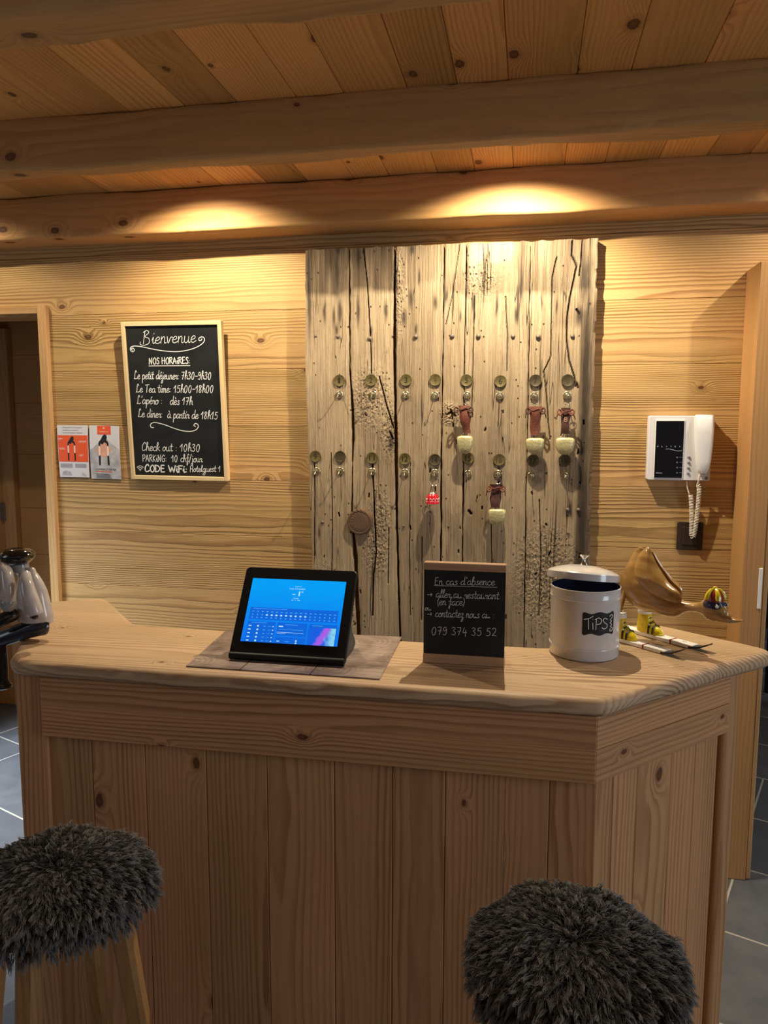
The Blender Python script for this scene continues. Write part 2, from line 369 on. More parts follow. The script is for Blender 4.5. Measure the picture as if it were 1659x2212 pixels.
AX = {'x': (0, 1, 2), 'y': (1, 2, 0), 'z': (2, 0, 1)}
def setgc(bm, v, p, c, axis, sd):
    a, b, d = AX[axis]
    lay = bm.verts.layers.float_vector.get('gc')
    if lay is None: return
    v[lay] = (p[a]-c[a]+sd[0], p[b]-c[b]+sd[1], p[d]-c[d]+sd[2])
    v[bm.verts.layers.float['pr']] = sd[3]
def cbox(bm, x0, x1, y0, y1, z0, z1, axis='x', bev=0.002, mi=0, mtx=None, sd=None):
    lo = (min(x0, x1), min(y0, y1), min(z0, z1)); hi = (max(x0, x1), max(y0, y1), max(z0, z1))
    c = [(l+h)/2 for l, h in zip(lo, hi)]; sd = sd or seed()
    bev = min(bev, *[(h-l)*0.45 for l, h in zip(lo, hi)])
    V = {}
    for sx in (0, 1):
        for sy in (0, 1):
            for sz in (0, 1):
                s = (sx, sy, sz)
                for a in range(3):
                    p = [(hi[i] if s[i] else lo[i]) if i == a else ((hi[i]-bev) if s[i] else (lo[i]+bev)) for i in range(3)]
                    v = bm.verts.new(mtx @ Vector(p) if mtx else p)
                    setgc(bm, v, p, c, axis, sd); V[s+(a,)] = v
    def f(*vs):
        fc = bm.faces.new(vs); fc.material_index = mi
    for a in range(3):
        b, d = (a+1) % 3, (a+2) % 3
        for s in (0, 1):
            k = []
            for tb, td in ((0, 0), (1, 0), (1, 1), (0, 1)):
                q = [0, 0, 0]; q[a] = s; q[b] = tb; q[d] = td; k.append(V[tuple(q)+(a,)])
            f(*k)
        for tb in (0, 1):
            for td in (0, 1):
                q0 = [0, 0, 0]; q1 = [0, 0, 0]; q0[b] = q1[b] = tb; q0[d] = q1[d] = td; q1[a] = 1
                f(V[tuple(q0)+(b,)], V[tuple(q1)+(b,)], V[tuple(q1)+(d,)], V[tuple(q0)+(d,)])
    for sx in (0, 1):
        for sy in (0, 1):
            for sz in (0, 1): f(V[(sx, sy, sz, 0)], V[(sx, sy, sz, 1)], V[(sx, sy, sz, 2)])
def rbox(bm, axis, a0, a1, b0, b1, c0, c1, rad=0.01, step=0.03, amp=0.004, freq=4.0, k=5, mtx=None, edge=1.0, mi=0):
    """hewn beam: rounded section swept along an axis, every point pushed by noise, the arrises most"""
    A, B, D = AX[axis]; sd = seed(); n = max(2, int(abs(a1-a0)/step)); sec = []
    for (cb, cd, t0) in ((b1-rad, c1-rad, 0), (b0+rad, c1-rad, 90), (b0+rad, c0+rad, 180), (b1-rad, c0+rad, 270)):
        for j in range(4):
            t = math.radians(t0+j*30); sec.append((cb+rad*math.cos(t), cd+rad*math.sin(t), 1.0))
        nb = {0: (b0+rad, c1), 90: (b0, c0+rad), 180: (b1-rad, c0), 270: (b1, c1-rad)}[t0]
        st = sec[-1]
        for j in range(1, k): sec.append((st[0]+(nb[0]-st[0])*j/k, st[1]+(nb[1]-st[1])*j/k, 0.25))
    rings = []; mb, md = (b0+b1)/2, (c0+c1)/2
    for i in range(n+1):
        a = a0+(a1-a0)*i/n; ring = []
        for (b, d, wgt) in sec:
            q = noise.noise(Vector((a*freq, b*11+sd[0], d*11)))*amp*wgt*edge + noise.noise(Vector((a*freq*4, b*30+sd[0], d*30)))*amp*0.35*wgt
            dr = Vector((b-mb, d-md)); dr.normalize()
            p = [0, 0, 0]; p[A] = a; p[B] = b+dr.x*q; p[D] = d+dr.y*q
            v = bm.verts.new(mtx @ Vector(p) if mtx else p)
            setgc(bm, v, p, (0, 0, 0), axis, (sd[0]-a0, sd[1]-mb if B != 0 else sd[1]-mb, sd[2]-md, sd[3])); ring.append(v)
        rings.append(ring)
    m = len(sec)
    for i in range(n):
        for j in range(m):
            fc = bm.faces.new((rings[i][j], rings[i][(j+1) % m], rings[i+1][(j+1) % m], rings[i+1][j])); fc.material_index = mi
    bm.faces.new(rings[0]); bm.faces.new(rings[-1])
def loft(bm, rings, cap=True, closed=True, mi=0):
    R = [[bm.verts.new(p) for p in r] for r in rings]; m = len(R[0])
    for i in range(len(R)-1):
        for j in range(m if closed else m-1):
            f = bm.faces.new((R[i][j], R[i][(j+1) % m], R[i+1][(j+1) % m], R[i+1][j])); f.material_index = mi
    if cap:
        for r in (R[0], R[-1]):
            try:
                f = bm.faces.new(r); f.material_index = mi
            except ValueError: pass
    return R
def lathe(bm, prof, n=40, mtx=None, mi=0):
    """prof: (radius, z); a zero radius closes the pole"""
    R = []
    for r, z in prof:
        if r < 1e-6: R.append([bm.verts.new(mtx @ Vector((0, 0, z)) if mtx else (0, 0, z))])
        else: R.append([bm.verts.new((mtx @ Vector((r*math.cos(2*PI*j/n), r*math.sin(2*PI*j/n), z))) if mtx else (r*math.cos(2*PI*j/n), r*math.sin(2*PI*j/n), z)) for j in range(n)])
    for a, b in zip(R, R[1:]):
        for j in range(n):
            j2 = (j+1) % n
            if len(a) == 1 and len(b) == 1: continue
            if len(a) == 1: f = bm.faces.new((a[0], b[j], b[j2]))
            elif len(b) == 1: f = bm.faces.new((a[j], b[0], a[j2]))
            else: f = bm.faces.new((a[j], b[j], b[j2], a[j2]))
            f.material_index = mi
def tube(bm, pts, r, n=10, cap=True, mi=0, closed=False):
    P = [Vector(p) for p in pts]; N = len(P); rr = r if isinstance(r, (list, tuple)) else [r]*N
    T = []
    for i in range(N):
        a, b = (P[i-1] if (i > 0 or closed) else P[i]), (P[(i+1) % N] if (i < N-1 or closed) else P[i])
        T.append((b-a).normalized())
    up = Vector((0, 0, 1)) if abs(T[0].z) < 0.9 else Vector((1, 0, 0))
    nrm = (up - T[0]*up.dot(T[0])).normalized(); rings = []
    for i in range(N):
        nrm = (nrm - T[i]*nrm.dot(T[i])).normalized(); bi = T[i].cross(nrm)
        rings.append([bm.verts.new(P[i]+(nrm*math.cos(2*PI*j/n)+bi*math.sin(2*PI*j/n))*rr[i]) for j in range(n)])
    for i in range(N if closed else N-1):
        a, b = rings[i], rings[(i+1) % N]
        for j in range(n):
            f = bm.faces.new((a[j], a[(j+1) % n], b[(j+1) % n], b[j])); f.material_index = mi
    if cap and not closed:
        bm.faces.new(rings[0]).material_index = mi; bm.faces.new(rings[-1]).material_index = mi
def ring_pts(c, r, ax1, ax2, n=20, a0=0, a1=2*PI):
    return [Vector(c)+Vector(ax1)*r*math.cos(a0+(a1-a0)*i/n)+Vector(ax2)*r*math.sin(a0+(a1-a0)*i/n) for i in range(n)]
def ball(bm, c, rx, ry=None, rz=None, n=20, m=12, mi=0, mtx=None):
    ry = ry or rx; rz = rz or rx
    mt = (mtx or Matrix()) @ Matrix.Translation(c) @ Matrix.Diagonal((rx, ry, rz, 1))
    lathe(bm, [(math.sin(PI*i/m), -math.cos(PI*i/m)) if 0 < i < m else (0, -1 if i == 0 else 1) for i in range(m+1)], n, mt, mi)
def cr(pts, k=6, closed=False):
    P = [Vector(p) for p in pts]; N = len(P); out = []
    if N < 3: return P
    for i in range(N if closed else N-1):
        if closed: p0, p1, p2, p3 = P[i-1], P[i], P[(i+1) % N], P[(i+2) % N]
        else: p0, p1, p2, p3 = P[max(i-1, 0)], P[i], P[i+1], P[min(i+2, N-1)]
        for j in range(k):
            t = j/k
            out.append(0.5*((2*p1)+(p2-p0)*t+(2*p0-5*p1+4*p2-p3)*t*t+(3*p1-p0-3*p2+p3)*t**3))
    if not closed: out.append(P[-1])
    return out
def ribbon(bm, pts, width, f, h=0.0):
    """a pen line in 2-D (pts) laid on a surface by f(x, y, h)"""
    P = [Vector((p[0], p[1])) for p in pts]; Q = [P[0]]
    for p in P[1:]:
        if (p-Q[-1]).length > 1e-6: Q.append(p)
    if len(Q) == 1:
        c = Q[0]; bm.faces.new([bm.verts.new(f(c.x+width/2*math.cos(2*PI*i/8), c.y+width/2*math.sin(2*PI*i/8), h)) for i in range(8)]); return
    L, Rr = [], []
    for i in range(len(Q)):
        d = (Q[min(i+1, len(Q)-1)]-Q[max(i-1, 0)])
        if d.length < 1e-9: d = Vector((1, 0))
        d.normalize(); nn = Vector((-d.y, d.x))*width/2
        a, b = Q[i]+nn, Q[i]-nn
        L.append(bm.verts.new(f(a.x, a.y, h))); Rr.append(bm.verts.new(f(b.x, b.y, h)))
    for i in range(len(Q)-1): bm.faces.new((L[i], L[i+1], Rr[i+1], Rr[i]))
    for c in (Q[0], Q[-1]):
        bm.faces.new([bm.verts.new(f(c.x+width/2*math.cos(2*PI*i/8), c.y+width/2*math.sin(2*PI*i/8), h+1e-5)) for i in range(8)])
def polyf(bm, pts, f, h=0.0, mi=0):
    fc = bm.faces.new([bm.verts.new(f(p[0], p[1], h)) for p in pts]); fc.material_index = mi; return fc
def font_mesh(txt, size, align='CENTER'):
    cu = bpy.data.curves.new('lettering', 'FONT'); cu.body = txt; cu.size = size; cu.align_x = align; cu.align_y = 'CENTER'; cu.resolution_u = 3
    o = bpy.data.objects.new('lettering', cu); COL.objects.link(o); bpy.context.view_layer.update()
    me = bpy.data.meshes.new_from_object(o.evaluated_get(bpy.context.evaluated_depsgraph_get()))
    bpy.data.objects.remove(o); bpy.data.curves.remove(cu); return me
def font_fit(bm, txt, x0, x1, y, hgt, f, h=0.0, mi=0):
    """printed text between x0 and x1, centred on y, mapped on a surface by f"""
    me = font_mesh(txt, 1.0, 'LEFT'); vs = [v.co.copy() for v in me.vertices]
    if not vs: return
    ax0, ax1 = min(v.x for v in vs), max(v.x for v in vs); ay0, ay1 = min(v.y for v in vs), max(v.y for v in vs)
    new = [bm.verts.new(f(x0+(v.x-ax0)/(ax1-ax0)*(x1-x0), y+((v.y-ay0)/(ay1-ay0)-0.5)*hgt, h)) for v in vs]
    for p in me.polygons:
        try: bm.faces.new([new[i] for i in p.vertices]).material_index = mi
        except ValueError: pass
    bpy.data.meshes.remove(me)

# ------------------------------------------------------------------ handwriting: single-stroke letters, x-height 1
GL = {}
def gl(ch, adv, *strokes):
    GL[ch] = (adv, [([tuple(float(q) for q in p.split(',')) for p in s.lstrip('_').split()], s.startswith('_')) for s in strokes])
gl('a', 1.05, '.8,.85 .45,1 .1,.6 .15,.1 .5,.02 .78,.5 .82,.95 .82,.3 .95,0 1.1,.15')
gl('b', .9, '.1,.7 .38,1.6 .3,2.05 .12,1.7 .1,.2 .4,0 .75,.3 .7,.85 .4,1 .12,.7')
gl('c', .85, '.75,.8 .45,1 .1,.6 .15,.15 .45,0 .85,.2')
gl('d', 1.05, '.8,.85 .45,1 .1,.6 .15,.1 .5,.02 .8,.5', '.86,2 .82,1 .82,.25 .95,0 1.1,.15')
gl('e', .85, '.1,.42 .6,.6 .65,.9 .4,1 .1,.6 .15,.15 .45,0 .85,.25')
gl('f', .7, '.75,1.75 .5,2 .36,1.5 .3,0 .2,-.85 .05,-.55 .3,0 .65,.2', '_-.05,1 .65,1')
gl('g', 1.0, '.8,.85 .45,1 .1,.6 .15,.1 .5,.02 .78,.5', '.82,.95 .8,-.5 .45,-.95 .1,-.7 .5,-.2 1,.15')
gl('h', .95, '.05,.5 .42,1.6 .3,2.05 .14,1.6 .12,0', '.14,.5 .4,.95 .68,.85 .7,.2 .95,.05')
gl('i', .5, '.05,.5 .22,1 .2,.25 .32,0 .52,.15', '_.26,1.45 .28,1.55')
gl('j', .5, '.25,1 .22,-.6 0,-.95 -.2,-.7 .2,-.1 .5,.15', '_.27,1.45 .29,1.55')
gl('k', .9, '.05,.5 .42,1.6 .3,2.05 .14,1.6 .12,0', '_.75,1 .18,.45', '_.3,.55 .9,.02')
gl('l', .55, '.0,.3 .42,1.5 .36,2.05 .18,1.6 .18,.25 .34,0 .58,.18')
gl('m', 1.3, '_.1,1 .1,0', '.1,.5 .35,1 .52,.8 .52,0', '.52,.5 .8,1 .98,.8 .98,.2 1.1,0 1.28,.12')
gl('n', .92, '_.1,1 .1,0', '.1,.5 .4,1 .62,.8 .62,.2 .74,0 .92,.12')
gl('o', .9, '.45,1 .1,.6 .18,.1 .48,0 .76,.4 .7,.85 .45,1 .6,.8 .92,.82')
gl('p', .9, '_.14,1 .1,-.95', '.13,.6 .45,1 .78,.7 .65,.1 .35,0 .13,.25')
gl('r', .72, '.02,.6 .2,1.02 .2,.8 .55,.85 .45,.3 .55,0 .75,.12')
gl('s', .75, '.65,.85 .4,1 .2,.8 .45,.5 .62,.22 .35,0 .05,.12')
gl('t', .7, '.34,1.75 .28,.3 .42,0 .7,.15', '_-.05,1.1 .68,1.12')
gl('u', 1.0, '.1,1 .1,.3 .35,0 .65,.3 .7,1 .7,.3 .84,0 1.0,.15')
gl('v', .85, '.05,1 .3,0 .6,.85 .9,.85')
gl('z', .75, '.1,.9 .6,.95 .2,.08 .6,0 .55,-.8 .2,-.9 .3,-.5 .8,.05')
gl('B', 1.6, '_.45,1.9 .35,0', '.2,1.75 .7,2.05 1.05,1.7 .5,1.1 1.15,.8 1.2,.1 .5,-.2 -.1,-.05 -.15,.35')
gl('C', 1.1, '.9,1.6 .7,2 .25,1.4 .15,.5 .45,0 1.0,.3')
gl('E', 1.0, '_.75,1.8 .15,1.8 .1,0 .8,.05', '_.12,.95 .65,.97')
gl('L', 1.15, '.75,1.6 .55,2 .35,1.5 .3,.3 .1,.0 .4,.12 .7,0 1.1,.2')
gl('T', 1.1, '_.0,1.75 1.1,1.85', '_.55,1.8 .5,0')
gl('N', 1.1, '_.1,0 .15,1.7 .8,0 .85,1.75'); gl('O', 1.1, '.5,1.75 .1,1 .3,.05 .7,.05 .95,.9 .75,1.65 .5,1.75')
gl('S', .85, '.75,1.55 .45,1.75 .15,1.35 .6,.75 .65,.2 .3,0 .05,.2'); gl('H', 1.1, '_.1,1.75 .1,0', '_.85,1.75 .85,0', '_.1,.9 .85,.9')
gl('R', 1.0, '_.1,0 .12,1.75', '.0,1.6 .6,1.75 .7,1.2 .15,.85', '_.3,.85 .85,0'); gl('A', 1.1, '_.0,0 .45,1.75 .9,0', '_.2,.65 .72,.65')
gl('P', .95, '_.1,0 .12,1.75', '.0,1.6 .6,1.75 .75,1.2 .5,.8 .15,.75'); gl('K', 1.0, '_.1,1.75 .1,0', '_.8,1.7 .15,.85 .85,0')
gl('G', 1.1, '.9,1.4 .6,1.75 .15,1.1 .25,.15 .6,0 .9,.3 .9,.8', '_.6,.8 .95,.8'); gl('D', 1.1, '_.1,1.75 .1,0', '.0,1.7 .6,1.6 .95,.9 .6,.1 .0,.02')
gl('W', 1.5, '_.0,1.75 .35,0 .7,1.3 1.05,0 1.4,1.75'); gl('F', .9, '_.8,1.75 .1,1.75 .1,0', '_.1,.95 .65,.95')
gl('0', 1.14, '.45,1.7 .1,1 .25,.05 .6,.05 .82,.9 .7,1.55 .45,1.7'); gl('1', 0.89, '_.0,1.0 .5,1.7 .45,0')
gl('2', 1.09, '.1,1.4 .4,1.7 .75,1.4 .6,.8 .1,.05 .4,.15 .9,.0'); gl('3', 1.04, '.1,1.5 .45,1.7 .7,1.35 .35,.95 .75,.55 .5,.02 .05,.2')
gl('4', 1.09, '_.35,1.7 .1,.55 .8,.6', '_.65,1.1 .6,-.25'); gl('5', 1.09, '_.8,1.65 .25,1.65 .2,.95', '.2,.95 .6,1.05 .8,.5 .5,.02 .05,.15')
gl('7', 1.04, '_.05,1.65 .75,1.7 .35,0', '_.15,.85 .75,.9'); gl('8', 1.04, '.7,1.45 .4,1.7 .15,1.35 .65,.6 .5,.05 .15,.2 .25,.75 .75,1.45')
gl('9', 1.04, '.7,1.5 .35,1.7 .1,1.2 .4,.85 .72,1.3 .7,.5 .45,.0 .1,.15'); gl(':', .5, '_.2,.15 .21,.18', '_.2,.85 .21,.88')
gl('-', .9, '_.1,.75 .75,.78'); gl("'", .4, '_.25,1.95 .18,1.55'); gl('/', .8, '_.0,-.3 .7,2.0')
gl('(', .5, '.4,1.8 .1,.9 .35,-.3'); gl(')', .5, '.1,1.8 .4,.9 .15,-.3'); gl('>', 1.5, '_.0,.6 1.2,.65', '_.85,1.0 1.22,.65 .85,.3')
gl(' ', .65)
for ch, base, acc in (('é', 'e', '_.35,1.35 .62,1.7'), ('è', 'e', '_.25,1.7 .5,1.35'), ('à', 'a', '_.3,1.7 .6,1.35')):
    gl(ch, GL[base][0], acc); GL[ch] = (GL[base][0], GL[base][1]+GL[ch][1])
def write(bm, txt, p0, p1, xh, width, f, slant=0.12, jitter=0.03, h=0.0, caps=1.0):
    """p0, p1: baseline start and end in the surface's own 2-D units (y up)"""
    tot = sum(GL[c][0] for c in txt); p0 = Vector(p0); p1 = Vector(p1); d = p1-p0; sx = d.length/tot; d.normalize(); nn = Vector((-d.y, d.x))
    x = 0.0; rr = random.Random(len(txt)*7+ord(txt[0]))
    for c in txt:
        adv, st = GL[c]; jy = rr.uniform(-jitter, jitter)
        for pts, straight in st:
            P = [Vector((a+slant*b*(xh/sx), b)) for a, b in pts]
            if straight and len(P) > 2:
                for q0, q1 in zip(P, P[1:]):
                    ribbon(bm, [p0+d*((x+q.x)*sx)+nn*((q.y+jy)*xh*caps) for q in (q0, q1)], width, f, h)
                continue
            if not straight and len(P) > 2: P = cr(P, 5)
            ribbon(bm, [p0+d*((x+q.x)*sx)+nn*((q.y+jy)*xh*caps) for q in P], width, f, h)
        x += adv
# ================================================================== SETTING
bm = bmesh.new()
bmesh.ops.create_grid(bm, x_segments=1, y_segments=1, size=7.0)
bmesh.ops.translate(bm, vec=(0, 1.5, 0), verts=bm.verts)
tag(obj('floor', bm, M['slate']), 'dark slate tile floor with pale grout', kind='structure')

DOOR_X, OPEN_X = -1.99, 0.80
rows = [0.0, 0.25, 0.475, 0.702, 0.927, 1.156, 1.381, 1.597, 1.82, 2.047, 2.278, 2.48]
bm = newbm()
for z0, z1 in zip(rows, rows[1:]):
    a, b = (DOOR_X, OPEN_X) if z1 < 2.05 else (-4.5, 3.5)
    cbox(bm, a, b, WALL_Y, WALL_Y+0.12, z0, z1-0.0008, 'x', 0.0016)
    if a == DOOR_X: cbox(bm, -4.5, -2.94, WALL_Y, WALL_Y+0.12, z0, z1-0.0008, 'x', 0.0016)
tag(obj('wall_back', bm, M['wall']), 'back wall of wide horizontal brushed pine boards', kind='structure')

bm = newbm(); x = -4.5
while x < 3.5:
    wd = random.choice((0.13, 0.15, 0.17)); cbox(bm, x, x+wd-0.001, -1.6, WALL_Y+0.12, 2.474, 2.50, 'y', 0.002); x += wd
tag(obj('ceiling', bm, M['ceiling']), 'ceiling of pine boards running towards the back wall', kind='structure')

for y0, y1, zb, lab, am in ((2.70, 2.86, 2.318, 'pine ceiling beam running along the top of the back wall', 0.010),
                            (2.035, 2.12, 2.333, 'hewn pine ceiling beam across the middle of the ceiling', 0.012),
                            (1.285, 1.40, 2.333, 'hewn pine ceiling beam nearest the viewer, at the top edge', 0.014)):
    bm = newbm(); rbox(bm, 'x', -4.5, 3.5, y0, y1, zb, 2.474, 0.010, 0.022, am, 3.2, 5)
    tag(obj('ceiling_beam', bm, M['beam'], smooth=True), lab, 'beam', kind='structure')

# corridor behind the doorway on the left
bm = newbm(); z = 0.0
for hgt in (0.3, 0.28, 0.3, 0.26, 0.3, 0.28, 0.26, 0.3):
    cbox(bm, -4.6, -1.2, 3.72, 3.80, z, z+hgt-0.001, 'x', 0.0016); z += hgt
tag(obj('wall_corridor', bm, M['post']), 'pine boarded wall of the corridor behind the doorway', kind='structure')
bm = newbm(); cbox(bm, -4.6, -1.2, WALL_Y+0.13, 3.8, 2.30, 2.34, 'x', 0.002)
tag(obj('ceiling_corridor', bm, M['post']), 'low pine ceiling of the corridor', kind='structure')
bm = newbm(); cbox(bm, -1.25, -1.2, WALL_Y+0.13, 3.72, 0, 2.30, 'y', 0.002)
tag(obj('wall_corridor_end', bm, M['post']), 'end wall of the corridor', kind='structure')
t = thing('door_1', (-3.1, 3.68, 0), 'half-seen pine door with black hinges in the corridor', 'door', kind='structure')
bm = newbm(); cbox(bm, -3.75, -2.86, 3.69, 3.72, 0, 2.06, 'z', 0.003); obj('door_leaf', bm, M['post'], t)
bm = newbm(); cbox(bm, -2.855, -2.785, 3.675, 3.72, 0, 2.12, 'z', 0.004); cbox(bm, -3.85, -2.855, 3.675, 3.72, 2.062, 2.12, 'x', 0.004)
obj('door_frame', bm, M['trim'], t)
for zc in (1.93, 1.12):
    bm = newbm(); cbox(bm, -2.875, -2.842, 3.668, 3.69, zc-0.05, zc+0.05, 'z', 0.004); obj('hinge', bm, M['iron'], t)
# trim round the doorway
bm = newbm()
cbox(bm, -1.992, -1.953, 2.828, 2.99, 0, 2.085, 'z', 0.002); cbox(bm, -3.2, -1.992, 2.832, 2.99, 2.055, 2.083, 'x', 0.002)
tag(obj('trim_1', bm, M['trim']), 'pale pine frame round the doorway on the left', kind='structure')
# panel edge on the right and the room beyond it
t = thing('wooden_partition', (0.76, 2.77, 0), 'tall narrow pine partition end standing against the wall at the right', 'partition')
bm = newbm(); cbox(bm, 0.727, 0.794, 2.69, 2.85, 0, 2.133, 'z', 0.003); obj('board', bm, M['post'], t)
bm = newbm(); cbox(bm, 0.796, 0.813, 2.70, 2.85, 0, 2.133, 'z', 0.003); obj('edge_strip', bm, M['trim'], t)
bm = newbm(); cbox(bm, 0.778, 0.790, 2.687, 2.70, 0.985, 1.125, 'z', 0.001); tag(obj('strike_plate', bm, M['white'], t), 'white metal strike plate')
t = thing('sideboard', (2.3, 4.6, 0), 'black sideboard in the dark room beyond the partition', 'cabinet')
bm = newbm(); cbox(bm, 1.42, 3.0, 4.3, 4.8, 0.42, 1.12, 'x', 0.01); obj('body', bm, M['black'], t)
bm = newbm(); cbox(bm, 1.40, 3.02, 4.28, 4.82, 1.12, 1.15, 'x', 0.005); obj('top', bm, M['brown'], t)
for px_ in (1.45, 2.93):
    for py_ in (4.33, 4.73):
        bm = newbm(); cbox(bm, px_, px_+0.05, py_, py_+0.05, 0, 0.42, 'z', 0.004); obj('leg', bm, M['black'], t)
bm = newbm(); cbox(bm, 0.8, 3.6, 6.3, 6.4, 0, 2.5, 'z', 0.002)
tag(obj('wall_next_room', bm, M['brown']), 'dark wall of the room beyond', kind='structure')

# ================================================================== RECEPTION COUNTER
ctr = thing('reception_counter', (-0.4, 1.7, 0), 'pine reception counter of vertical boards with a deep fascia and an angled corner', 'counter')
# front: vertical tongue-and-groove boards
bm = newbm(); edges = [-1.10, -0.985, -0.85, -0.70, -0.555, -0.40, -0.27, -0.155, -0.03, 0.062, 0.158]
for a, b in zip(edges, edges[1:]): cbox(bm, a, b-0.0008, 1.522, 1.545, 0.06, 0.90, 'z', 0.0018)
obj('front_boards', bm, M['counter'], ctr)
bm = newbm(); cbox(bm, -1.172, -1.096, 1.512, 1.545, 0, 1.0245, 'z', 0.004); obj('corner_stile', bm, M['counter'], ctr)
bm = newbm(); cbox(bm, -1.096, 0.150, 1.498, 1.522, 0.880, 0.953, 'x', 0.0015, sd=(3.0, 0.03, 0.05, 0.5)); cbox(bm, -1.096, 0.150, 1.498, 1.522, 0.9525, 1.0245, 'x', 0.0015)
obj('front_fascia', bm, M['counter'], ctr)
bm = newbm(); cbox(bm, -1.10, 0.15, 1.530, 1.545, 0, 0.06, 'x', 0.002); obj('kick_board', bm, M['counter'], ctr)
# angled right-hand corner
AO = Vector((0.150, 1.498, 0)); AD = math.radians(44.8)
CM = Matrix.Translation(AO) @ Matrix.Rotation(AD, 4, 'Z')
AL = 0.47
bm = newbm(); cbox(bm, 0.0, AL, 0.0, 0.024, 0.880, 0.951, 'x', 0.002, mtx=CM); cbox(bm, 0.0, AL, 0.0, 0.024, 0.952, 1.0245, 'x', 0.002, mtx=CM)
obj('angled_fascia', bm, M['counter'], ctr)
bm = newbm(); e2 = [0.012, 0.085, 0.165, 0.285, 0.375, AL-0.005]
for a, b in zip(e2, e2[1:]): cbox(bm, a, b-0.0008, 0.022, 0.045, 0.0, 0.90, 'z', 0.0018, mtx=CM)
obj('angled_boards', bm, M['counter'], ctr)
bm = newbm(); rbox(bm, 'z', 0, 1.0245, AL-0.004, AL+0.052, 0.004, 0.10, 0.016, 0.04, 0.002, 3, 3, mtx=CM)
obj('corner_post', bm, M['counter'], ctr, smooth=True)
RM2 = Matrix.Translation(CM @ Vector((AL+0.05, 0.10, 0))) @ Matrix.Rotation(AD+PI/2, 4, 'Z')
bm = newbm()
for a, b in zip((0, 0.1), (0.0995, 0.2)): cbox(bm, a, b, 0.01, 0.032, 0, 1.02, 'z', 0.002, mtx=RM2)
obj('right_side', bm, M['counter'], ctr)
LM2 = Matrix.Translation((-1.172, 1.53, 0)) @ Matrix.Rotation(math.atan2(0.5, -0.24), 4, 'Z')
bm = newbm()
for i in range(4): cbox(bm, i*0.13, i*0.13+0.129, -0.034, -0.012, 0, 1.02, 'z', 0.002, mtx=LM2)
obj('left_side', bm, M['counter'], ctr)

# the worktop: one outline, hewn edges
poly = [(-1.192, 1.528), (-1.16, 1.493), (-1.09, 1.486), (-0.5, 1.485), (0.160, 1.485), (0.30, 1.622), (0.45, 1.770), (0.597, 1.908), (0.588, 1.942), (0.36, 2.125), (0.27, 2.095), (0.16, 1.99), (0.056, 1.84), (-0.5, 1.832), (-1.0, 1.835), (-1.05, 1.85), (-1.16, 1.97), (-1.285, 2.105), (-1.32, 2.11), (-1.435, 2.045), (-1.44, 2.02), (-1.32, 1.77)]
def resample(pts, d):
    out = []
    for i in range(len(pts)):
        a, b = Vector(pts[i]), Vector(pts[(i+1) % len(pts)]); n = max(1, int((b-a).length/d))
        for j in range(n): out.append(a+(b-a)*j/n)
    return out
PP = resample(poly, 0.016)
for _ in range(1): PP = [PP[i-1]*0.25+PP[i]*0.5+PP[(i+1) % len(PP)]*0.25 for i in range(len(PP))]
bm = newbm(); NPP = len(PP); loops = []
for (ins, z) in ((0.014, 1.0275), (0.004, 1.026), (0.0, 1.034), (-0.001, 1.044), (0.003, 1.053), (0.010, 1.0587), (0.018, 1.06)):
    lp = []
    for i, p in enumerate(PP):
        tg = (PP[(i+1) % NPP]-PP[i-1]).normalized(); nn = Vector((-tg.y, tg.x))
        k = noise.noise(Vector((p.x*7, p.y*7, z*22)))*0.004+noise.noise(Vector((p.x*26, p.y*26, z*40)))*0.0022
        q = p+nn*(ins+k)
        v = bm.verts.new((q.x, q.y, z)); v[bm.verts.layers.float_vector['gc']] = (q.x+4, q.y-1.60, z-1.06+0.09); v[bm.verts.layers.float['pr']] = 0.5; lp.append(v)
    loops.append(lp)
for a, b in zip(loops, loops[1:]):
    for i in range(NPP): bm.faces.new((a[i], a[(i+1) % NPP], b[(i+1) % NPP], b[i])).smooth = True
bm.faces.new(loops[0]); bm.faces.new(loops[-1])
tag(obj('counter_worktop', bm, M['top'], loc=(-0.4, 1.7, 1.0275)), 'thick waney-edged pine worktop lying on the reception counter', 'worktop')

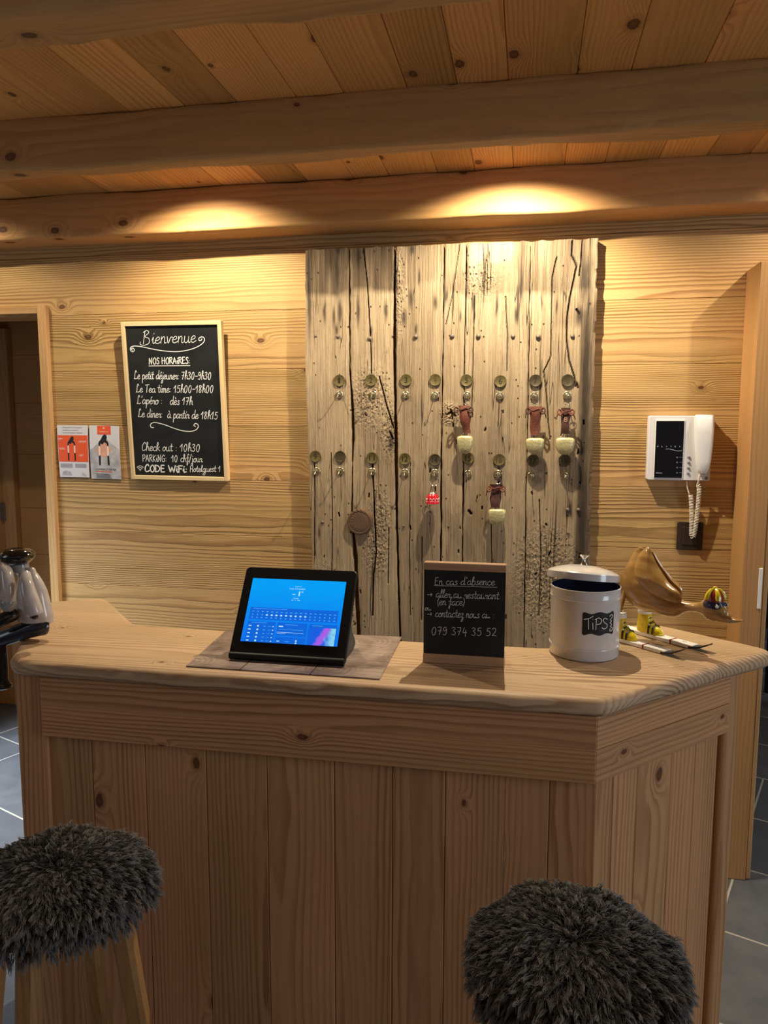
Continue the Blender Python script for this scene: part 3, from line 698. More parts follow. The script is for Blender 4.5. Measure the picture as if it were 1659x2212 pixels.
# ================================================================== OLD BARN-WOOD KEY BOARD
YB = 2.80
def vn(x, y, s=0):
    x = np.asarray(x, float); y = np.asarray(y, float); xi = np.floor(x); yi = np.floor(y); fx = x-xi; fy = y-yi
    h = lambda a, b: np.modf(np.abs(np.sin(a*127.1+b*311.7+s*74.7)*43758.5453))[0]
    fx = fx*fx*(3-2*fx); fy = fy*fy*(3-2*fy)
    return (h(xi, yi)*(1-fx)+h(xi+1, yi)*fx)*(1-fy)+(h(xi, yi+1)*(1-fx)+h(xi+1, yi+1)*fx)*fy
def bp(x, y): p = aty(x, y, YB); return (p.x, p.z)
planks = [
    ([(659, 540), (659, 780), (664, 950), (672, 1150), (674, 1230), (677, 1370)], [(753, 540), (753, 800), (757, 880), (760, 1000), (757, 1120), (764, 1230), (769, 1370)], 538),
    ([(755.5, 540), (757, 800), (764, 880), (765, 950), (762, 1000), (762, 1120), (772, 1200), (778, 1370)], [(850, 540), (848, 700), (850, 900), (851, 950), (853, 1100), (857, 1250), (861, 1370)], 533),
    ([(854, 540), (855, 800), (857, 900), (859, 950), (859, 1100), (862, 1250), (866, 1370)], [(959, 540), (956, 700), (953, 900), (951, 1000), (950, 1220), (948, 1370)], 530),
    ([(962, 540), (958.5, 700), (955.8, 900), (954.3, 1000), (954, 1220), (952, 1370)], [(1006.8, 540), (1003.5, 700), (1001, 860), (1000, 1000), (998, 1150), (996, 1370)], 527),
    ([(1009, 540), (1005.5, 700), (1003.4, 860), (1002, 1000), (1000.5, 1150), (998.5, 1370)], [(1145.5, 520), (1141, 800), (1134, 1150), (1131, 1370)], 523),
    ([(1147, 520), (1142.5, 800), (1136, 1150), (1133, 1370)], [(1292.5, 520), (1290, 640), (1286, 750), (1281, 950), (1276, 1150), (1272, 1370)], 517)]
cracks = [(1.3, [(785, 535), (792, 600), (797, 680), (800, 730), (802, 806)]), (2.0, [(804, 1000), (808, 1100), (812, 1190), (806, 1250), (804, 1330)]),
          (1.6, [(819, 815), (828, 850), (836, 880), (850, 925)]), (0.8, [(993, 527), (976, 640), (963, 700)]), (1.2, [(1203, 555), (1193, 600), (1191, 720), (1190, 770), (1175, 802), (1181, 860), (1188, 950)]),
          (1.2, [(1258, 520), (1256, 560), (1252, 595)]), (1.6, [(1237, 520), (1235, 550), (1246, 575), (1232, 640), (1226, 680), (1224, 730), (1230, 780), (1240, 812), (1244, 835)]),
          (1.2, [(679, 1000), (680, 1080), (679, 1200)]), (1.0, [(1092, 640), (1096, 730), (1095, 800)]), (0.9, [(1025, 640), (1022, 760), (1018, 900)]), (0.9, [(885, 1010), (884, 1200), (886, 1330)]),
          (1.0, [(715, 980), (718, 1120), (716, 1260)]), (0.9, [(1060, 1100), (1062, 1200), (1063, 1300)]), (1.0, [(1165, 1080), (1168, 1200), (1164, 1330)]), (1.0, [(840, 1140), (838, 1260)]), (0.9, [(912, 1160), (910, 1340)]),
          (2.2, [(966, 895), (975, 890), (984, 899)]), (1.8, [(974, 884), (977, 905)]), (3.5, [(1013, 1104), (1018, 1110)]), (2.6, [(843, 935), (848, 948)]), (1.8, [(1245, 668), (1252, 678)]), (2.0, [(1246, 828), (1249, 838)])]
for i in range(46):
    rr = random.Random(900+i); xx = rr.uniform(676, 1262); yy = rr.uniform(860, 1380); cracks.append((rr.uniform(0.8, 1.8), [(xx, yy), (xx+rr.uniform(-2, 2), yy+rr.uniform(3, 9))]))
stains = [(701.5, 674, 3.6, 26), (734, 676, 5, 30), (721, 684, 3, 22), (727, 592, 5, 48), (730, 541, 6, 10), (773, 670, 4, 34), (774, 557, 5, 22), (834, 672, 4.5, 22), (887, 645, 5, 24), (873, 686, 6, 16), (940, 654, 5, 16),
          (891, 537, 6, 12), (905, 600, 2.5, 18), (964, 641, 4, 16), (1023, 655, 4, 24), (1024, 682, 3, 12), (993.6, 684, 2.5, 12), (1073, 662, 3, 24), (1126, 620, 4, 38), (1114, 680, 3.5, 18), (1170, 650, 2, 20), (1203, 664, 2, 14),
          (1253, 680, 8, 20), (1266, 600, 12, 50), (1264, 850, 9, 240), (1258, 1150, 11, 210), (1258, 1000, 8, 120), (728, 712, 4, 14), (800, 716, 4, 14), (898, 712, 3, 12), (1232, 1100, 4, 16), (1250, 1102, 4, 14), (845, 955, 6, 18), (668, 640, 5, 90), (690, 1150, 3, 14)]
browns = [(705, 575, 60, 62, 0.95), (805, 575, 55, 55, 0.9), (1200, 570, 80, 60, 0.75), (985, 560, 30, 70, 0.6), (905, 560, 40, 50, 0.4), (1075, 600, 45, 34, 0.4), (1240, 640, 40, 60, 0.4), (1268, 800, 15, 130, 0.75), (1264, 1060, 17, 170, 0.85), (1258, 1300, 18, 120, 0.85)]
roughs = [(800, 860, 45, 70), (840, 930, 22, 60), (862, 620, 14, 110), (820, 1130, 25, 80), (1040, 600, 40, 40), (1180, 1250, 70, 110), (700, 1300, 70, 80), (970, 893, 22, 22), (812, 1190, 30, 60)]
kb = thing('key_board', (-0.30, YB+0.045, 0.45), 'tall panel of weathered grey barn planks hung with numbered hooks on the back wall', 'key board')
for pi, (Lp, Rp, ytop) in enumerate(planks):
    la = np.array([bp(*q) for q in Lp])[::-1]; ra = np.array([bp(*q) for q in Rp])[::-1]
    ztop = bp((Lp[0][0]+Rp[0][0])/2, ytop)[1]; z = np.arange(0.45, ztop+0.0001, 0.0045); z[-1] = ztop
    lx = np.interp(z, la[:, 1], la[:, 0])+(vn(z*40, z*0+pi)-0.5)*0.0022+(vn(z*9, z*0+pi+9)-0.5)*0.002
    rx = np.interp(z, ra[:, 1], ra[:, 0])+(vn(z*40, z*0+pi+3)-0.5)*0.0022+(vn(z*9, z*0+pi+5)-0.5)*0.002
    if pi == 5: rx = rx-np.where((vn(z*22, z*0+2) > 0.66), 0.006, 0)*(vn(z*60, z*0)+0.2)
    nc = max(6, int((rx.mean()-lx.mean())/0.0027)); s = np.linspace(0, 1, nc+1)
    X = lx[:, None]+(rx-lx)[:, None]*s[None]; Z = np.repeat(z[:, None], nc+1, 1)
    Zr = Z.copy(); Zr[-1] += (vn(X[-1]*60, X[-1]*0)-0.5)*0.006
    ck = np.zeros_like(X); st = np.zeros_like(X); br = np.zeros_like(X); rg = np.zeros_like(X)
    wob = (vn(Z*35, X*20, 4)-0.5)*0.004
    for wpx, pl in cracks:
        q = [bp(*c) for c in pl]; hw = wpx*0.0017*0.75
        for (ax, az), (bx, bz) in zip(q, q[1:]):
            dx, dz = bx-ax, bz-az; tt = np.clip(((X-ax)*dx+(Z-az)*dz)/(dx*dx+dz*dz+1e-12), 0, 1)
            d = np.hypot(X+wob*0.4-ax-tt*dx, Z-az-tt*dz); ck = np.maximum(ck, min(1.0, 0.35+wpx*0.42)*np.clip(1.4-d/(hw+0.0006), 0, 1))
    for cx_, cy_, a, b in stains:
        x0, z0 = bp(cx_, cy_); d2 = ((X+wob-x0)/(a*0.0017))**2+((Z-z0)/(b*0.0017))**2
        st = np.maximum(st, np.clip(np.exp(-d2*0.9)*1.1-0.12+0.25*(vn(X*200, Z*40, 1)-0.5)*np.exp(-d2*0.5), 0, 0.85))
    for cx_, cy_, a, b, k in browns:
        x0, z0 = bp(cx_, cy_); d = np.maximum(np.abs(X-x0)/(a*0.0017), np.abs(Z-z0)/(b*0.0017))+(vn(X*18, Z*18, 6)-0.5)*0.25
        br = np.maximum(br, k*np.clip((1.1-d)/0.25, 0, 1)*(0.6+0.4*vn(X*70, Z*9, 3)))
    for cx_, cy_, a, b in roughs:
        x0, z0 = bp(cx_, cy_); rg = np.maximum(rg, np.clip(1.3-np.hypot((X-x0)/(a*0.0017), (Z-z0)/(b*0.0017)), 0, 1))
    kx, kz = bp(970, 893); dk = np.hypot(X-kx, (Z-kz)*0.9)
    Y = YB+(vn(X*160, Z*6, 2)-0.5)*0.0016+(vn(X*40, Z*3, 7)-0.5)*0.004+(vn(X*220, Z*150, 8)-0.5)*0.005*rg+ck*0.009
    Y = Y+np.where(dk < 0.036, np.sin(dk*2*PI/0.0065)*0.0012, 0)
    edge = np.minimum(s, 1-s)[None]*(rx-lx)[:, None]; Y = Y+np.clip(0.004-edge, 0, 0.004)*0.8
    Y = Y+(pi % 3)*0.0015
    nz = len(z); W = nc+1; co = np.stack([X, Y, Zr], -1).reshape(-1, 3); idx = np.arange(nz*W).reshape(nz, W)
    per = np.concatenate([idx[0, :], idx[1:, -1], idx[-1, -2::-1], idx[-2:0:-1, 0]])
    bk = co[per].copy(); bk[:, 1] = YB+0.045; base = nz*W; co = np.concatenate([co, bk])-np.array([-0.30, YB+0.045, 0.45])
    f1 = np.stack([idx[:-1, :-1], idx[:-1, 1:], idx[1:, 1:], idx[1:, :-1]], -1).reshape(-1, 4)
    bi = base+np.arange(len(per)); f2 = np.stack([per, bi, np.roll(bi, -1), np.roll(per, -1)], -1)
    me = bpy.data.meshes.new('plank'); me.from_pydata(co.tolist(), [], np.concatenate([f1, f2]).tolist()+[bi[::-1].tolist()])
    def fa(nm, arr):
        at = me.attributes.new(nm, 'FLOAT', 'POINT'); at.data.foreach_set('value', np.concatenate([arr.reshape(-1), arr.reshape(-1)[per]]).astype(np.float32))
    sd = random.uniform(-20, 20)
    fa('stain', st); fa('brown', br); fa('crack', ck); fa('rough', rg); fa('pr', np.full_like(X, random.random()))
    at = me.attributes.new('gc', 'FLOAT_VECTOR', 'POINT'); gg = np.stack([Z+sd, X+sd*0.7, Y], -1).reshape(-1, 3); at.data.foreach_set('vector', np.concatenate([gg, gg[per]]).astype(np.float32).reshape(-1))
    finish('plank', me, M['old'], kb, False)
ROTX = Matrix.Rotation(PI/2, 4, 'X')
def wallm(X, Y, Z): return Matrix.Translation((X, Y, Z)) @ ROTX
for nx, ny, r in ((730, 727, .0085), (798.5, 731, .0085), (898, 727, .0088), (977, 726, .0088), (1033.5, 726, .009), (1108, 726.5, .0085), (1162.5, 727, .0088), (1236.5, 726, .008), (682, 726, .0055),
                  (697, 1128, .007), (1226, 1101, .007), (1249, 1101, .007), (872, 1136, .004), (969, 1137, .0045), (1227, 1151, .005)):
    x, z = bp(nx, ny); bm = bmesh.new()
    lathe(bm, [(0, r*0.85), (r*0.5, r*0.75), (r*0.85, r*0.45), (r, 0.0), (r*0.9, -0.006)], 14, wallm(x, YB, z)); obj('nail', bm, M['iron'], kb, smooth=True)
x, z = bp(778, 1127); bm = newbm(); R0 = 0.049
prof = [(0, 0.016), (0.02, 0.0165), (0.034, 0.0162), (0.040, 0.0145), (0.041, 0.0160), (0.046, 0.0155), (R0, 0.011), (R0, -0.004)]
lathe(bm, prof, 40, wallm(x, YB, z))
for v in bm.verts:
    dxy = (v.co.x-x, v.co.z-z); k = 1+0.03*noise.noise(Vector((dxy[0]*30, dxy[1]*30, 2)))
    v.co.x = x+dxy[0]*k; v.co.z = z+dxy[1]*k
    v[bm.verts.layers.float_vector['gc']] = (v.co.y, dxy[0]*0.7+0.02, dxy[1]*0.7); v[bm.verts.layers.float['pr']] = 0.4
tag(obj('round_boss', bm, M['boss'], kb, smooth=True), 'dark round wooden disc low on the second plank')

# ------------------------------------------------------------------ number plates
def plate_mesh():
    bm = bmesh.new(); lathe(bm, [(0, 0.0032), (0.0195, 0.0032), (0.0205, 0.0038), (0.0218, 0.0034), (0.0222, 0.0020), (0.0222, 0)], 36, ROTX); return bm
plates = [('1', 733.1, 822), ('2', 801.5, 821.2), ('3', 877.3, 821), ('4', 940.4, 820.6), ('5', 1007.8, 821.5), ('6', 1080.9, 823.4), ('7', 1156.8, 822), ('8', 1226, 821.8),
          ('9', 681.8, 985.8), ('10', 735, 986.4), ('11', 804, 989), ('12', 875, 991), ('14', 939.5, 993), ('15', 1011.5, 989.5), ('16', 1078.6, 993), ('17', 1151.7, 994.6), ('18', 1220, 994.5)]
hooks = [('1', 733.5, 852.6), ('2', 806, 852), ('3', 876.6, 853), ('4', 940, 854), ('5', 1009, 854), ('6', 1079.6, 855), ('7', 1154, 855), ('8', 1224.5, 854),
         ('9', 684.6, 1017.6), ('10', 735.6, 1017), ('11', 804.5, 1018.5), ('12', 875.5, 1020.5), ('14', 939.6, 1021), ('15', 1011, 1023.5), ('16', 1075.6, 1023.5), ('17', 1148, 1027), ('18', 1219, 1028)]
dark_plates = ('8', '10', '14', '17', '18', '7')
YP = YB-0.0015
src = {}
for num, px_, py_ in plates:
    x, z = bp(px_, py_); mk = 'discdark' if num in dark_plates else 'disc'
    row = 'top' if int(num) <= 8 else 'lower'
    t = thing('number_plate', (x, YP, z), 'round brass plate engraved %s in the %s row of the key board' % (num, row), 'number plate', 'number plates on the key board')
    if mk not in src:
        src[mk] = obj('plate_disc', plate_mesh(), M[mk], t, smooth=True, local=True)
        bm = bmesh.new(); lathe(bm, [(0, 0.0015), (0.0012, 0.001), (0.0016, 0)], 10, ROTX); src['screw'] = src.get('screw')
        o = obj('screw', bm, M['steel'], t, smooth=True, local=True); o.location = (-0.0175, -0.0034, 0.001); src['screw'] = o
        o2 = mesh_copy('screw', o, t); o2.location = (0.0175, -0.0034, 0.001)
    else:
        mesh_copy('plate_disc', src[mk], t)
        for sx in (-0.0175, 0.0175): mesh_copy('screw', src['screw'], t).location = (sx, -0.0034, 0.001)
    bm = bmesh.new(); wd = 0.0105 if len(num) == 1 else 0.021
    if num in ('1',): wd = 0.008
    font_fit(bm, num, -wd/2, wd/2, 0, 0.0205, lambda a, b, h: Vector((a, -h, b)), 0.0037)
    obj('engraved_number', bm, M['engravefaint'] if num in ('4', '8', '10', '16') else M['engrave'], t, local=True)
# ------------------------------------------------------------------ cup hooks
keyed = {'5': 'holding a cowbell key tag', '7': 'holding a cowbell key tag', '8': 'holding a cowbell key tag', '16': 'holding a cowbell key tag', '14': 'holding a red bell'}
h0 = None
for num, px_, py_ in hooks:
    x, z = bp(px_, py_)
    t = thing('cup_hook', (x, YP, z), 'small brass cup hook under plate %s, %s' % (num, keyed.get(num, 'left empty')), 'hook', 'cup hooks on the key board')
    if h0 is None:
        bm = bmesh.new(); lathe(bm, [(0, 0.006), (0.004, 0.006), (0.006, 0.0045), (0.0105, 0.0030), (0.0125, 0.0034), (0.0142, 0.0022), (0.0146, 0)], 26, ROTX)
        h0 = (obj('rosette', bm, M['brass'], t, smooth=True, local=True), None)
        bm = bmesh.new(); P = cr([(0, 0, .003), (0, -.008, .003), (0, -.018, -.003), (0, -.027, -.012), (0, -.037, -.013), (0, -.045, -.006), (0, -.046, .004)], 5)
        tube(bm, P, 0.0016, 8); ball(bm, (0, -.046, .0045), .0022, n=8, m=6)
        h0 = (h0[0], obj('wire_hook', bm, M['brass'], t, smooth=True, local=True))
    else:
        mesh_copy('rosette', h0[0], t); mesh_copy('wire_hook', h0[1], t)
    if num in ('1', '2', '9', '10'): t.rotation_euler = (0, math.radians(14), 0)
    if num == '18': t.rotation_euler = (0, math.radians(-16), 0)
HK = {n: bp(a, b) for n, a, b in hooks}
# ------------------------------------------------------------------ cowbell key tags
def super_ring(cx, cy, cz, a, b, n=24, e=0.75):
    R = []
    for i in range(n):
        c, s = math.cos(2*PI*i/n), math.sin(2*PI*i/n)
        R.append(Vector((cx+a*math.copysign(abs(c)**e, c), cy+b*math.copysign(abs(s)**e, s), cz)))
    return R
def bell_mesh(bm, cz, hgt, hw, cx=0.0, cy=0.0, dep=0.6, tilt=0.0):
    prof = ((0.0, .48), (0.02, .72), (0.06, .90), (0.14, 1.0), (0.30, 1.0), (0.48, .97), (0.64, .90), (0.78, .79), (0.89, .64), (0.96, .48), (1.0, .36))
    rings = [super_ring(cx+tilt*t, cy, cz-hgt*t, hw*w, hw*w*dep) for t, w in prof]
    rings += [super_ring(cx+tilt, cy, cz-hgt*0.96, hw*.48, hw*.48*dep), super_ring(cx+tilt, cy, cz-hgt*0.5, hw*.6, hw*.6*dep)]
    for r in rings:
        for p in r:
            q = noise.noise(p*90)*0.0012; d = Vector((p.x-cx, p.y-cy, 0))
            if d.length > 1e-5: d.normalize(); p += d*q
    loft(bm, rings)
def key_tag(num, strap_top, strap_bot, swt, swb, bell, label, dark=False, back=False, text=None):
    """px rows: strap from strap_top to strap_bot (x, y) , widths in px; bell = (cx, top, bottom, halfwidth)"""
    hx, hz = HK[num]; yy = YP-0.037; P = lambda a, b: (lambda p: (p.x-hx, p.z-hz))(aty(a, b, yy))
    t = thing('cowbell_key_tag', (hx, yy, hz), label, 'key tag', 'leather and cowbell key tags')
    s = 0.00168
    bm = bmesh.new(); c = (0.001, 0, -0.012-0.0115); tube(bm, ring_pts(c, 0.0115, (1, 0, 0), (0, 0, 1), 22), 0.0011, 7, closed=True)
    obj('split_ring', bm, M['steel'], t, smooth=True, local=True)
    x0, z0 = P(*strap_top); x1, z1 = P(*strap_bot); bm = bmesh.new(); rings = []
    N = 12
    for i in range(N+1):
        k = i/N; w = (swt+(swb-swt)*k)*s/2*(1+0.10*math.sin(k*9+hx*40)); cx = x0+(x1-x0)*k+0.0012*math.sin(k*7); cz = z0+(z1-z0)*k
        th = 0.0045+0.002*math.sin(k*PI); yo = -0.004*math.sin(k*5+hx*30)
        rings.append([Vector((cx+w*a, yo+th*b-0.003*(1-a*a), cz)) for a, b in ((-1, -.5), (-.6, -.9), (0, -1), (.6, -.9), (1, -.5), (1, .5), (.5, .8), (-.5, .8), (-1, .5))])
    loft(bm, rings); strap = obj('leather_strap', bm, M['leatherdark' if dark else 'leather'], t, smooth=True, local=True)
    if text:
        bm = bmesh.new(); font_fit(bm, text, (x0+x1)/2-0.006, (x0+x1)/2+0.006, z0*0.55+z1*0.45, 0.017, lambda a, b, h: Vector((a, -h, b)), 0.0135); tag(obj('stamped_number', bm, M['stile'], strap, local=True), 'pale stamped figure 8')
    # thong: knotted loops and loose ends at the top of the strap
    bm = bmesh.new(); rr = random.Random(int(num)*3); w = swt*s/2
    for sgn in (-1, 1):
        a = Vector((x0+sgn*w*0.9, -0.004, z0-0.012))
        tube(bm, cr([a, a+Vector((sgn*0.009, -0.006, 0.006)), a+Vector((sgn*0.013, -0.010, -0.006)), a+Vector((sgn*0.004, -0.012, -0.014)), a+Vector((-sgn*0.004, -0.008, -0.004))], 5), 0.0028, 7)
        tube(bm, cr([a+Vector((0, -0.004, -0.004)), a+Vector((sgn*0.012, -0.006, -0.012)), a+Vector((sgn*rr.uniform(.012, .02), -0.004, -0.03))], 5), 0.0018, 6)
    tube(bm, cr([(x0-w, -0.004, z0-0.008), (x0-w*0.4, -0.011, z0-0.016), (x0+w*0.4, -0.011, z0-0.010), (x0+w, -0.004, z0-0.016)], 5), 0.0022, 7)
    obj('thong', bm, M['leather' if dark else 'leatherdark'], t, smooth=True, local=True)
    cx, bt, bb, hw = bell; bx, bz = P(cx, bt); _, bz2 = P(cx, bb)
    bm = bmesh.new(); tube(bm, ring_pts((bx, 0, bz+0.004), 0.008, (1, 0, 0), (0, 0.3, 0.95), 16), 0.0018, 7, closed=True)
    obj('bell_loop', bm, M['steel'], t, smooth=True, local=True)
    bm = bmesh.new(); bell_mesh(bm, bz, bz-bz2, hw*s, bx, 0.0, 0.55, 0.0); obj('cowbell', bm, M['bell'], t, smooth=True, local=True)
key_tag('5', (1002, 876), (1009, 936), 27, 16, (1004.5, 941, 980, 17.5), 'cowbell key tag on a crumpled red-brown strap, hanging by plate 5')
key_tag('7', (1157, 878), (1156, 940), 27, 18, (1156, 946, 980, 19.5), 'cowbell key tag on a wrinkled red-brown strap, hanging by plate 7')
key_tag('8', (1222, 881), (1221, 937), 20, 16, (1221, 945, 982, 20), 'cowbell key tag whose dark strap is stamped 8, rightmost on the board', dark=True, text='8')
key_tag('16', (1072, 1046), (1070, 1096), 26, 20, (1074, 1099, 1136, 19.5), 'cowbell key tag with a dark torn strap, lowest on the board', dark=True)
# red souvenir bell on hook 14
hx, hz = HK['14']; yy = YP-0.037; t = thing('red_bell_key_ring', (hx, yy, hz), 'small red enamel bell on a steel key ring, hanging by plate 14', 'key ring')
bm = bmesh.new(); tube(bm, ring_pts((0.002, 0, -0.030), 0.0165, (1, 0, 0), (0, 0, 1), 26), 0.0012, 7, closed=True); obj('split_ring', bm, M['steel'], t, smooth=True, local=True)
bm = bmesh.new()
for k in range(3): tube(bm, ring_pts((-0.002, 0, -0.049-k*0.0065), 0.0042, (1, 0, 0) if k % 2 else (0, 1, 0), (0, 0, 1), 12), 0.001, 6, closed=True)
obj('chain', bm, M['steel'], t, smooth=True, local=True)
bz = -0.064; R1 = 0.0245
bm = bmesh.new(); lathe(bm, [(0, 0), (0.004, -0.001), (0.012, -0.007), (0.0165, -0.014), (0.0165, -0.0145)], 26, Matrix.Translation((-0.003, 0, bz))); cap = obj('bell_cap', bm, M['steel'], t, smooth=True, local=True)
bm = bmesh.new(); lathe(bm, [(0.0155, -0.0125), (0.0205, -0.0185), (0.0232, -0.026), (0.0242, -0.035), (0.0248, -0.043), (0.0264, -0.0475), (0.0255, -0.0488), (0.021, -0.040), (0.014, -0.016)], 28, Matrix.Translation((-0.003, 0, bz)))
bl = obj('bell_body', bm, M['red'], t, smooth=True, local=True)
bm = bmesh.new()
for a0 in (-150, -90, -30, 30):
    a = math.radians(a0)
    for da, zz in ((0, 0), (0.22, 0.004), (-0.22, 0.004), (0.14, -0.006), (-0.14, -0.006)):
        rr = 0.0243; ball(bm, (-0.003+math.cos(a+da)*rr*0.97, math.sin(a+da)*rr*0.97, bz-0.034+zz), 0.0022, n=8, m=6)
obj('white_flower', bm, M['white'], bl, smooth=True, local=True)

# ================================================================== CHALKBOARDS
def planef(o, ex, ey, nrm):
    return lambda a, b, h: o+ex*a+ey*b+nrm*h
def pxplane(o, ex, ey, nrm):
    def g(x, y):
        p = atplane(x, y, o, nrm)-o; return (p.dot(ex), p.dot(ey))
    return g
def strokes_on(bm, f, g, z0, sc, width):
    """returns a writer taking zoom-image pixels (origin z0, scale sc)"""
    def W(txt, ax, ay, bx, by, xh, caps=1.0, slant=0.12, w=width):
        a = g(z0[0]+ax/sc, z0[1]+ay/sc); b = g(z0[0]+bx/sc, z0[1]+by/sc); m = g(z0[0]+ax/sc, z0[1]+(ay-xh)/sc)
        write(bm, txt, a, b, math.hypot(m[0]-a[0], m[1]-a[1]), w, f, slant, 0.03, 0.0004, caps)
    def Lc(pts, w=width, smooth=True):
        q = [g(z0[0]+p[0]/sc, z0[1]+p[1]/sc) for p in pts]; P = [Vector(c) for c in q]
        ribbon(bm, cr(P, 6) if smooth and len(P) > 2 else P, w, f, 0.0004)
    return W, Lc
# welcome board, hung from its top so that it leans out a little
ptop, pbot = Vector((-1.390, 2.790, 0)), Vector((-1.3935, 2.836, 0))
zt = (aty(370, 694, 2.79)).z; zb = aty(390, 1037, 2.836).z
EY = Vector((0.0035, -0.046, zt-zb)).normalized(); EXv = Vector((1, 0, -0.009)); EXv = (EXv-EY*EXv.dot(EY)).normalized(); NN = EXv.cross(EY)
if NN.y > 0: NN = -NN
O1 = Vector((-1.3925, 2.836, zb)); f1 = planef(O1, EXv, EY, NN); g1 = pxplane(O1, EXv, EY, NN)
Hh = (Vector((-1.390, 2.79, zt))-O1).length; (xl, _), (xr, _) = g1(273, 865), g1(486, 865)
t = thing('welcome_chalkboard', tuple(O1), 'large wood-framed chalkboard headed Bienvenue listing hours, hung on the pine wall', 'chalkboard')
MT = Matrix((( EXv.x, EY.x, NN.x, O1.x), (EXv.y, EY.y, NN.y, O1.y), (EXv.z, EY.z, NN.z, O1.z), (0, 0, 0, 1)))
fw_ = 0.0165
bm = newbm()
cbox(bm, xl, xl+fw_, 0, Hh, -0.018, 0.006, 'y', 0.0015, mtx=MT); cbox(bm, xr-fw_, xr, 0, Hh, -0.018, 0.006, 'y', 0.0015, mtx=MT)
cbox(bm, xl+fw_, xr-fw_, 0, fw_, -0.018, 0.006, 'x', 0.0015, mtx=MT); cbox(bm, xl+fw_, xr-fw_, Hh-fw_, Hh, -0.018, 0.006, 'x', 0.0015, mtx=MT)
obj('frame', bm, M['pale'], t)
bm = newbm(); cbox(bm, xl+fw_*0.6, xr-fw_*0.6, fw_*0.6, Hh-fw_*0.6, -0.012, -0.002, 'x', 0.0005, mtx=MT); slate_panel = obj('writing_surface', bm, M['board'], t)
f1c = lambda a, b, h: f1(a, b, h-0.0018)
bm = bmesh.new(); W, Lc = strokes_on(bm, f1c, g1, (240, 670), 5.53, 0.0027)
W('Bienvenue', 355, 405, 1010, 385, 78, slant=0.18, w=0.0024)
Lc([(252, 480), (240, 462), (258, 452), (276, 472), (262, 496), (236, 488), (226, 462), (240, 438), (290, 428), (380, 440), (500, 466), (640, 488), (780, 495), (900, 480), (1000, 450), (1080, 405), (1114, 360), (1104, 326), (1074, 320), (1046, 338), (1052, 362), (1076, 358), (1082, 342)], 0.0032)
W('NOS HORAiRES:', 450, 645, 945, 636, 42, slant=0.05, w=0.0036); Lc([(450, 666), (940, 662)], 0.0032)
W('Le petit déjeuner: 7h30-9h30', 268, 822, 1198, 828, 50); W('Le Tea time: 15h00-18h00', 292, 982, 1226, 986, 50)
W("L'apéro :   dès 17h", 302, 1118, 975, 1132, 50); W('Le diner:  à partir de 18h15', 316, 1276, 1276, 1304, 50)
Lc([(505, 1404), (478, 1400), (467, 1375), (485, 1350), (535, 1344), (640, 1370), (760, 1415), (860, 1442), (945, 1448), (1010, 1430), (1040, 1392), (1030, 1362), (1002, 1356), (986, 1376), (1006, 1390)], 0.0034)
W('Check out : 10h30', 362, 1678, 1066, 1690, 50); W('PARKiNG:  10 chf/jour', 375, 1808, 1090, 1816, 46, slant=0.05)
W('CODE WiFi:', 398, 1928, 915, 1940, 44, slant=0.02, w=0.0052); W('Hotelguest 1', 940, 1934, 1310, 1930, 40, w=0.0026)
for r in (14, 32, 50):
    Lc([(345+r*math.sin(math.radians(a)), 1918-r*1.15*math.cos(math.radians(a))) for a in range(-48, 49, 12)], 0.0030, False)
Lc([(346, 1916), (346, 1917)], 0.0036, False)
tag(obj('chalk_writing', bm, M['chalk'], slate_panel), 'white handwritten opening hours')

# small board standing on the counter
sgY = 1.662; sgx0, sgx1 = aty(914, 1420, sgY).x, aty(1089.5, 1420, sgY).x; sgt = aty(1000, 1217, sgY).z
t = thing('counter_chalkboard', ((sgx0+sgx1)/2, sgY+0.03, TOP_Z), 'small chalkboard sign with wooden strips standing on the counter beside the tablet', 'chalkboard')
bm = newbm(); cbox(bm, sgx0, sgx1, sgY-0.004, sgY+0.02, sgt-0.017, sgt, 'x', 0.0012); obj('top_strip', bm, M['stile'], t)
bm = newbm(); cbox(bm, sgx0, sgx1, sgY-0.004, sgY+0.055, TOP_Z, TOP_Z+0.022, 'x', 0.0015); obj('base', bm, M['stile'], t)
bm = newbm(); cbox(bm, sgx0+0.0005, sgx1-0.0005, sgY, sgY+0.008, TOP_Z+0.02, sgt-0.015, 'x', 0.0008); sp_ = obj('writing_surface', bm, M['board'], t)
f2 = lambda a, b, h: Vector((a, sgY-h, b))
g2 = lambda x, y: (lambda p: (p.x, p.z))(aty(x, y, sgY))
bm = bmesh.new(); W, Lc = strokes_on(bm, f2, g2, (880, 1190), 6.636, 0.00125)
W("En cas d'absence:", 388, 486, 1285, 492, 58); Lc([(385, 496), (1285, 522)], 0.0010)
W('> aller au restaurant', 282, 662, 1312, 692, 58); W('(en face)', 425, 775, 820, 780, 58)
W('ou', 250, 852, 340, 850, 38); W('> contactez nous au :', 282, 942, 1245, 966, 58); W('079 374 35 52', 345, 1200, 1290, 1222, 66, slant=0.06)
tag(obj('chalk_writing', bm, M['greychalk'], sp_), 'grey handwritten message and phone number')

